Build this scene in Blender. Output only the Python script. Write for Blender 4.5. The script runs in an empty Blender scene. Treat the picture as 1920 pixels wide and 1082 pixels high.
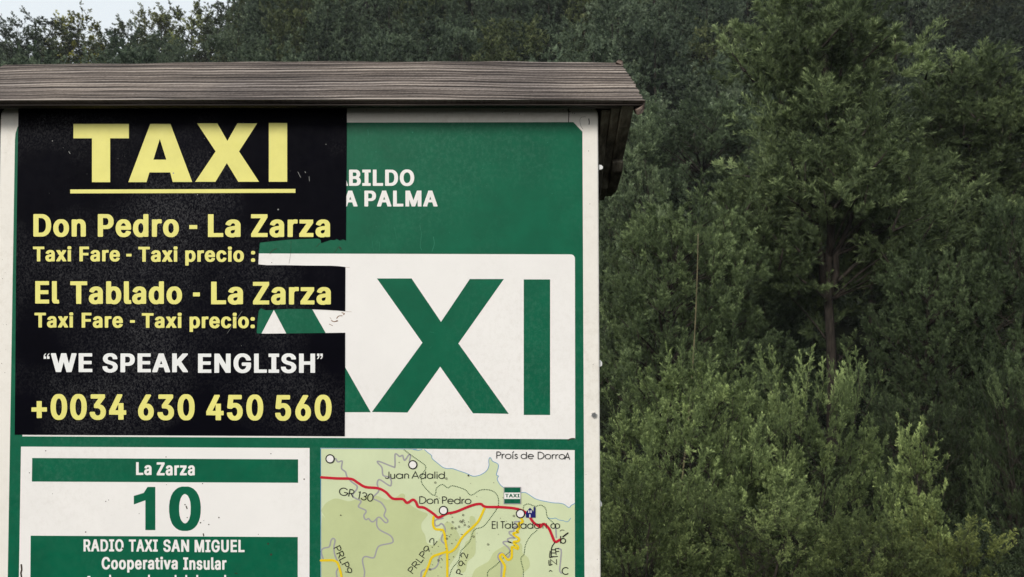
import bpy, math, random
import numpy as np
from mathutils import Vector
from mathutils.geometry import tessellate_polygon

# ------------------------------------------------------------------ camera, sky, sun, exposure
SC = bpy.context.scene
COL = SC.collection
PITCH = math.radians(1.5)
FPX = 1500.0
CAMZ = 1.6
cam = bpy.data.cameras.new('camera')
cam.sensor_width = 36.0
cam.lens = 36.0 * FPX / 1920.0
cam.clip_start = 0.05
cam.clip_end = 2000.0
cam.dof.use_dof = True
cam.dof.focus_distance = 1.5
cam.dof.aperture_fstop = 16.0
camo = bpy.data.objects.new('camera', cam)
COL.objects.link(camo)
camo.location = (0, 0, CAMZ)
camo.rotation_euler = (math.pi / 2 + PITCH, 0, 0)
SC.camera = camo

SUN_EL = math.radians(29)
SUN_AZ = math.radians(208)          # clockwise from +Y: behind the camera, to the left
world = bpy.data.worlds.new('World')
SC.world = world
world.use_nodes = True
wt = world.node_tree
bg = wt.nodes['Background']
bg.inputs['Strength'].default_value = 0.11
sky = wt.nodes.new('ShaderNodeTexSky')
sky.sky_type = 'NISHITA'
sky.sun_disc = False
sky.sun_elevation = SUN_EL
sky.sun_rotation = SUN_AZ
sky.air_density = 1.0
sky.dust_density = 3.0
cloud = wt.nodes.new('ShaderNodeMix')
cloud.data_type = 'RGBA'
cloud.inputs[0].default_value = 0.75                  # thin overcast veil over the blue
cloud.inputs[7].default_value = (9.3, 9.5, 9.3, 1)
tcw = wt.nodes.new('ShaderNodeTexCoord')
sep = wt.nodes.new('ShaderNodeSeparateXYZ')
veil = wt.nodes.new('ShaderNodeValToRGB')             # the veil is brightest low down, thinner overhead
for k, (p, v) in enumerate(((0.0, 12.0), (0.42, 11.0), (0.75, 5.6), (1.0, 4.6))):
    e = veil.color_ramp.elements[k] if k < 2 else veil.color_ramp.elements.new(p)
    e.position = p
    e.color = (v * 0.945, v, v * 1.02, 1)
wt.links.new(tcw.outputs['Generated'], sep.inputs[0])
wt.links.new(sep.outputs['Z'], veil.inputs['Fac'])
wt.links.new(veil.outputs['Color'], cloud.inputs[7])
wt.links.new(sky.outputs[0], cloud.inputs[6])
wt.links.new(cloud.outputs[2], bg.inputs['Color'])

sun = bpy.data.lights.new('sun', 'SUN')
sun.energy = 2.6
sun.angle = math.radians(18)
sun.color = (1.0, 0.96, 0.89)
suno = bpy.data.objects.new('sun', sun)
COL.objects.link(suno)
sdir = Vector((math.sin(SUN_AZ) * math.cos(SUN_EL), math.cos(SUN_AZ) * math.cos(SUN_EL), math.sin(SUN_EL)))
suno.rotation_euler = sdir.to_track_quat('Z', 'Y').to_euler()
suno.location = (-5, -8, 12)

SC.view_settings.view_transform = 'Standard'
SC.view_settings.look = 'None'
SC.view_settings.gamma = 1.0
SC.view_settings.exposure = -0.14

# ------------------------------------------------------------------ helpers
CP, SP = math.cos(PITCH), math.sin(PITCH)


def pix(px, py, Y):
    """the point at distance Y in front of the lens that the photograph shows at px, py (1920 x 1082)"""
    x = (px - 960.0) / FPX
    y = (541.0 - py) / FPX
    d = (x, CP - y * SP, SP + y * CP)
    k = Y / d[1]
    return Vector((d[0] * k, Y, CAMZ + d[2] * k))


def tag(o, label=None, cat=None, group=None, kind=None):
    if label: o['label'] = label
    if cat: o['category'] = cat
    if group: o['group'] = group
    if kind: o['kind'] = kind
    return o


def thing(name, loc, label, cat, group=None):
    o = bpy.data.objects.new(name, None)
    o.empty_display_size = 0.1
    COL.objects.link(o)
    o.location = loc
    return tag(o, label, cat, group)


def link(name, me, mat=None, parent=None, at=None):
    o = bpy.data.objects.new(name, me)
    COL.objects.link(o)
    if mat: me.materials.append(mat)
    if parent is not None:
        o.parent = parent
        w = Vector((0, 0, 0))
        p = parent
        while p is not None:
            w += p.location
            p = p.parent
        o.location = (Vector(at) if at is not None else Vector((0, 0, 0))) - w
    elif at is not None:
        o.location = at
    return o


class MB:
    """collects faces; build() links them as one mesh object"""
    def __init__(self):
        self.v = []; self.f = []

    def add(self, vs, fs):
        n = len(self.v)
        self.v += [tuple(a) for a in vs]
        self.f += [tuple(i + n for i in f) for f in fs]

    def box(self, x0, x1, y0, y1, z0, z1):
        self.add([(x0, y0, z0), (x1, y0, z0), (x1, y1, z0), (x0, y1, z0), (x0, y0, z1), (x1, y0, z1), (x1, y1, z1), (x0, y1, z1)],
                 [(0, 3, 2, 1), (4, 5, 6, 7), (0, 1, 5, 4), (1, 2, 6, 5), (2, 3, 7, 6), (3, 0, 4, 7)])

    def prism(self, a, b):
        """closed solid between two outlines of the same length"""
        n = len(a)
        self.add(list(a) + list(b), [tuple(range(n))[::-1], tuple(range(n, 2 * n))] +
                 [(i, (i + 1) % n, (i + 1) % n + n, i + n) for i in range(n)])

    def build(self, name, mat, parent=None, bevel=0.0, smooth=False):
        me = bpy.data.meshes.new(name)
        me.from_pydata(self.v, [], self.f)
        me.validate()
        if smooth:
            me.polygons.foreach_set('use_smooth', [True] * len(me.polygons))
        o = link(name, me, mat, parent)
        if bevel:
            m = o.modifiers.new('bevel', 'BEVEL'); m.width = bevel; m.segments = 3; m.limit_method = 'ANGLE'
        return o


# ------------------------------------------------------------------ materials
def nodes(mat):
    mat.use_nodes = True
    t = mat.node_tree
    return t, t.nodes['Principled BSDF'], lambda k: t.nodes.new('ShaderNode' + k)


def ramp(t, stops):
    r = t.nodes.new('ShaderNodeValToRGB')
    e = r.color_ramp.elements
    while len(e) < len(stops): e.new(0.5)
    for k, (p, c) in enumerate(stops):
        e[k].position = p
        e[k].color = tuple(c) + (1,) if len(c) == 3 else c
    return r


def vinyl(name, c, var=0.12, rough=0.42, grain=0.0, scale=9.0, wear=None, spec=0.3, edge=False):
    """printed sheet: slightly uneven ink, faint streaks, small pits"""
    m = bpy.data.materials.new(name)
    t, p, N = nodes(m)
    tc = N('TexCoord')
    n1 = N('TexNoise'); n1.inputs['Scale'].default_value = scale; n1.inputs['Detail'].default_value = 7
    n1.inputs['Roughness'].default_value = 0.65
    t.links.new(tc.outputs['Object'], n1.inputs['Vector'])
    lo = [a * (1 - var) for a in c]; hi = [min(1, a * (1 + var)) for a in c]
    r = ramp(t, [(0.3, lo), (0.7, hi)])
    t.links.new(n1.outputs['Fac'], r.inputs['Fac'])
    out = r.outputs['Color']
    if wear:
        wc, wamt, wsc = wear
        mp = N('Mapping'); mp.inputs['Scale'].default_value = (1, 1, 0.8)
        t.links.new(tc.outputs['Object'], mp.inputs['Vector'])
        n2 = N('TexNoise'); n2.inputs['Scale'].default_value = wsc; n2.inputs['Detail'].default_value = 4
        n2.inputs['Roughness'].default_value = 0.8
        t.links.new(mp.outputs['Vector'], n2.inputs['Vector'])
        n3 = N('TexNoise'); n3.inputs['Scale'].default_value = 3.2; n3.inputs['Detail'].default_value = 5
        t.links.new(tc.outputs['Object'], n3.inputs['Vector'])
        r3 = ramp(t, [(0.49 if edge else 0.42, (0, 0, 0)), (0.76, (1, 1, 1))])
        t.links.new(n3.outputs['Fac'], r3.inputs['Fac'])
        r2 = ramp(t, [(0.46, (0, 0, 0)), (0.70, (wamt,) * 3)])
        t.links.new(n2.outputs['Fac'], r2.inputs['Fac'])
        mu = N('Math'); mu.operation = 'MULTIPLY'
        t.links.new(r2.outputs['Color'], mu.inputs[0]); t.links.new(r3.outputs['Color'], mu.inputs[1])
        fac = mu.outputs[0]
        if edge:                              # the left side has been rubbed grey
            sx = N('SeparateXYZ'); t.links.new(tc.outputs['Object'], sx.inputs[0])
            ad = N('Math'); ad.operation = 'MULTIPLY_ADD'; ad.inputs[1].default_value = 0.10; ad.inputs[2].default_value = -0.05
            t.links.new(n3.outputs['Fac'], ad.inputs[0])
            su = N('Math'); su.operation = 'ADD'; t.links.new(sx.outputs['X'], su.inputs[0]); t.links.new(ad.outputs[0], su.inputs[1])
            mr = N('MapRange'); mr.inputs[1].default_value = -0.31; mr.inputs[2].default_value = -0.20; mr.inputs[3].default_value = 1.0; mr.inputs[4].default_value = 0.0
            t.links.new(su.outputs[0], mr.inputs[0])
            mz = N('MapRange'); mz.inputs[1].default_value = 0.44; mz.inputs[2].default_value = 0.56; mz.inputs[3].default_value = 1.0; mz.inputs[4].default_value = 0.0
            t.links.new(sx.outputs['Z'], mz.inputs[0])
            m1 = N('Math'); m1.operation = 'MULTIPLY'; t.links.new(mr.outputs[0], m1.inputs[0]); t.links.new(mz.outputs[0], m1.inputs[1])
            m2 = N('Math'); m2.operation = 'MULTIPLY'; t.links.new(m1.outputs[0], m2.inputs[0]); t.links.new(r2.outputs['Color'], m2.inputs[1])
            m3 = N('Math'); m3.operation = 'MAXIMUM'; t.links.new(m2.outputs[0], m3.inputs[0]); t.links.new(mu.outputs[0], m3.inputs[1])
            fac = m3.outputs[0]
        mx = N('Mix'); mx.data_type = 'RGBA'
        t.links.new(fac, mx.inputs[0]); t.links.new(out, mx.inputs[6]); mx.inputs[7].default_value = tuple(wc) + (1,)
        out = mx.outputs[2]
    t.links.new(out, p.inputs['Base Color'])
    n4 = N('TexNoise'); n4.inputs['Scale'].default_value = 60; n4.inputs['Detail'].default_value = 3
    t.links.new(tc.outputs['Object'], n4.inputs['Vector'])
    r4 = ramp(t, [(0.3, (rough - 0.08,) * 3), (0.7, (rough + 0.1,) * 3)])
    t.links.new(n4.outputs['Fac'], r4.inputs['Fac'])
    t.links.new(r4.outputs['Color'], p.inputs['Roughness'])
    p.inputs['Specular IOR Level'].default_value = spec
    if grain:
        n5 = N('TexNoise'); n5.inputs['Scale'].default_value = 420; n5.inputs['Detail'].default_value = 2
        t.links.new(tc.outputs['Object'], n5.inputs['Vector'])
        b = N('Bump'); b.inputs['Strength'].default_value = grain; b.inputs['Distance'].default_value = 0.001
        t.links.new(n5.outputs['Fac'], b.inputs['Height']); t.links.new(b.outputs['Normal'], p.inputs['Normal'])
    return m


def wood(name, dark, mid, light, along=(1.2, 60, 60), rough=0.85, grain=False):
    """weathered softwood; grain runs along the axis with the small scale"""
    m = bpy.data.materials.new(name)
    t, p, N = nodes(m)
    tc = N('TexCoord')
    mp = N('Mapping'); mp.inputs['Scale'].default_value = along
    t.links.new(tc.outputs['Object'], mp.inputs['Vector'])
    n = N('TexNoise'); n.inputs['Scale'].default_value = 1.6; n.inputs['Detail'].default_value = 8
    n.inputs['Roughness'].default_value = 0.62; n.inputs['Distortion'].default_value = 0.15
    t.links.new(mp.outputs['Vector'], n.inputs['Vector'])
    r = ramp(t, [(0.28, dark), (0.48, mid), (0.72, light)])
    if grain:                                  # dirt sits in the grooves between the hard rings
        at = N('Attribute'); at.attribute_name = 'grain'
        ad = N('Math'); ad.operation = 'MULTIPLY_ADD'; ad.inputs[1].default_value = 0.75
        sb = N('Math'); sb.operation = 'MULTIPLY_ADD'; sb.inputs[1].default_value = 0.55; sb.inputs[2].default_value = -0.16
        t.links.new(n.outputs['Fac'], ad.inputs[0]); t.links.new(at.outputs['Fac'], sb.inputs[0])
        t.links.new(sb.outputs[0], ad.inputs[2]); t.links.new(ad.outputs[0], r.inputs['Fac'])
    else:
        t.links.new(n.outputs['Fac'], r.inputs['Fac'])
    n2 = N('TexNoise'); n2.inputs['Scale'].default_value = 5; n2.inputs['Detail'].default_value = 6
    t.links.new(tc.outputs['Object'], n2.inputs['Vector'])
    r2 = ramp(t, [(0.3, (0.72, 0.72, 0.74)), (0.7, (1.12, 1.1, 1.06))])
    t.links.new(n2.outputs['Fac'], r2.inputs['Fac'])
    mx = N('Mix'); mx.data_type = 'RGBA'; mx.blend_type = 'MULTIPLY'; mx.inputs[0].default_value = 1
    t.links.new(r.outputs['Color'], mx.inputs[6]); t.links.new(r2.outputs['Color'], mx.inputs[7])
    t.links.new(mx.outputs[2], p.inputs['Base Color'])
    p.inputs['Roughness'].default_value = rough
    p.inputs['Specular IOR Level'].default_value = 0.2
    b = N('Bump'); b.inputs['Strength'].default_value = 0.7; b.inputs['Distance'].default_value = 0.003
    t.links.new(n.outputs['Fac'], b.inputs['Height']); t.links.new(b.outputs['Normal'], p.inputs['Normal'])
    return m


def plain(name, c, rough=0.5, metal=0.0, var=0.15, scale=30):
    m = bpy.data.materials.new(name)
    t, p, N = nodes(m)
    tc = N('TexCoord')
    n = N('TexNoise'); n.inputs['Scale'].default_value = scale; n.inputs['Detail'].default_value = 4
    t.links.new(tc.outputs['Object'], n.inputs['Vector'])
    r = ramp(t, [(0.3, [a * (1 - var) for a in c]), (0.7, [min(1, a * (1 + var)) for a in c])])
    t.links.new(n.outputs['Fac'], r.inputs['Fac']); t.links.new(r.outputs['Color'], p.inputs['Base Color'])
    p.inputs['Roughness'].default_value = rough
    p.inputs['Metallic'].default_value = metal
    if not metal: p.inputs['Specular IOR Level'].default_value = 0.1
    return m


def foliage(name, dark, mid, light, per_face_hue=False):
    m = bpy.data.materials.new(name)
    t, p, N = nodes(m)
    a = N('Attribute'); a.attribute_name = 'tint'
    r = ramp(t, [(0.0, dark), (0.5, mid), (1.0, light)])
    t.links.new(a.outputs['Fac'], r.inputs['Fac'])
    mx = N('Mix'); mx.data_type = 'RGBA'; mx.blend_type = 'MULTIPLY'; mx.inputs[0].default_value = 1
    t.links.new(r.outputs['Color'], mx.inputs[6])
    if per_face_hue:
        h = N('Attribute'); h.attribute_name = 'hue'
        t.links.new(h.outputs['Color'], mx.inputs[7])
    else:
        h = N('ObjectInfo')
        t.links.new(h.outputs['Color'], mx.inputs[7])
    t.links.new(mx.outputs[2], p.inputs['Base Color'])
    p.inputs['Roughness'].default_value = 0.6
    p.inputs['Specular IOR Level'].default_value = 0.25
    tr = N('BsdfTranslucent')
    t.links.new(mx.outputs[2], tr.inputs['Color'])
    ms = N('MixShader'); ms.inputs[0].default_value = 0.12
    t.links.new(p.outputs[0], ms.inputs[1]); t.links.new(tr.outputs[0], ms.inputs[2])
    t.links.new(ms.outputs[0], t.nodes['Material Output'].inputs['Surface'])
    return m


M = dict(
    white=vinyl('white enamel', (0.80, 0.765, 0.71), 0.04, 0.4, wear=((0.42, 0.36, 0.27), 0.5, 70)),
    paper=vinyl('white print', (0.82, 0.795, 0.775), 0.03, 0.42, wear=((0.5, 0.46, 0.4), 0.35, 90)),
    green=vinyl('green print', (0.0012, 0.104, 0.052), 0.15, 0.42, scale=14, spec=0.16, wear=((0.1, 0.24, 0.18), 0.35, 120)),
    black=vinyl('black print', (0.0020, 0.0020, 0.0045), 0.2, 0.5, 0.0, wear=((0.105, 0.105, 0.11), 0.9, 330), spec=0.025, edge=True),
    yellow=vinyl('yellow print', (0.76, 0.71, 0.20), 0.06, 0.45, scale=20),
    cream=vinyl('white lettering', (0.80, 0.80, 0.79), 0.05, 0.45, scale=20),
    ink=vinyl('map ink', (0.008, 0.008, 0.008), 0.1, 0.5),
    land=vinyl('map land', (0.60, 0.665, 0.425), 0.05, 0.42, scale=12),
    forest=vinyl('map forest', (0.505, 0.56, 0.295), 0.06, 0.42, scale=12),
    grey=vinyl('map lane grey', (0.33, 0.32, 0.34), 0.05, 0.42),
    red=vinyl('map road red', (0.52, 0.012, 0.03), 0.06, 0.42),
    road_yellow=vinyl('map route yellow', (0.78, 0.56, 0.012), 0.06, 0.42),
    blue=vinyl('map coast blue', (0.09, 0.28, 0.52), 0.05, 0.42),
    navy=vinyl('map house navy', (0.012, 0.014, 0.13), 0.05, 0.42),
    dot=vinyl('map trail green', (0.012, 0.06, 0.022), 0.05, 0.42),
    scratch=plain('pale scratch', (0.30, 0.30, 0.29), 0.7),
    scuff=plain('scuffed green', (0.03, 0.17, 0.105), 0.6),
    dirt=plain('dirt', (0.05, 0.035, 0.025), 0.9),
    rust=plain('rust stain', (0.24, 0.13, 0.07), 0.9),
    plank=wood('weathered grey plank', (0.035, 0.029, 0.027), (0.150, 0.125, 0.112), (0.40, 0.352, 0.32), (2.2, 70, 70), grain=True),
    beam=wood('brown beam', (0.04, 0.03, 0.024), (0.12, 0.095, 0.078), (0.22, 0.18, 0.15), (2.0, 55, 55)),
    bracket=wood('dark mossy bracket', (0.03, 0.026, 0.021), (0.10, 0.088, 0.066), (0.24, 0.225, 0.165), (50, 22, 3)),
    split=wood('raw split wood', (0.04, 0.025, 0.02), (0.13, 0.095, 0.08), (0.34, 0.27, 0.23), (6, 60, 60)),
    metal=plain('zinc bolt', (0.55, 0.55, 0.56), 0.28, 1.0),
    clip=plain('white plastic', (0.75, 0.75, 0.74), 0.4),
    bark=wood('bark', (0.010, 0.008, 0.007), (0.027, 0.022, 0.018), (0.060, 0.050, 0.042), (9, 9, 2)),
    twig=wood('pale dry twig', (0.1, 0.09, 0.05), (0.16, 0.14, 0.08), (0.22, 0.2, 0.12), (9, 9, 2)),
    soil=plain('undergrowth soil', (0.008, 0.010, 0.005), 0.95, var=0.5, scale=1.5),
    leaf=foliage('leaves', (0.019, 0.027, 0.014), (0.066, 0.086, 0.045), (0.250, 0.295, 0.165)),
    wood_leaf=foliage('far leaves', (0.032, 0.046, 0.026), (0.080, 0.105, 0.058), (0.180, 0.210, 0.128), True),
)

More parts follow.
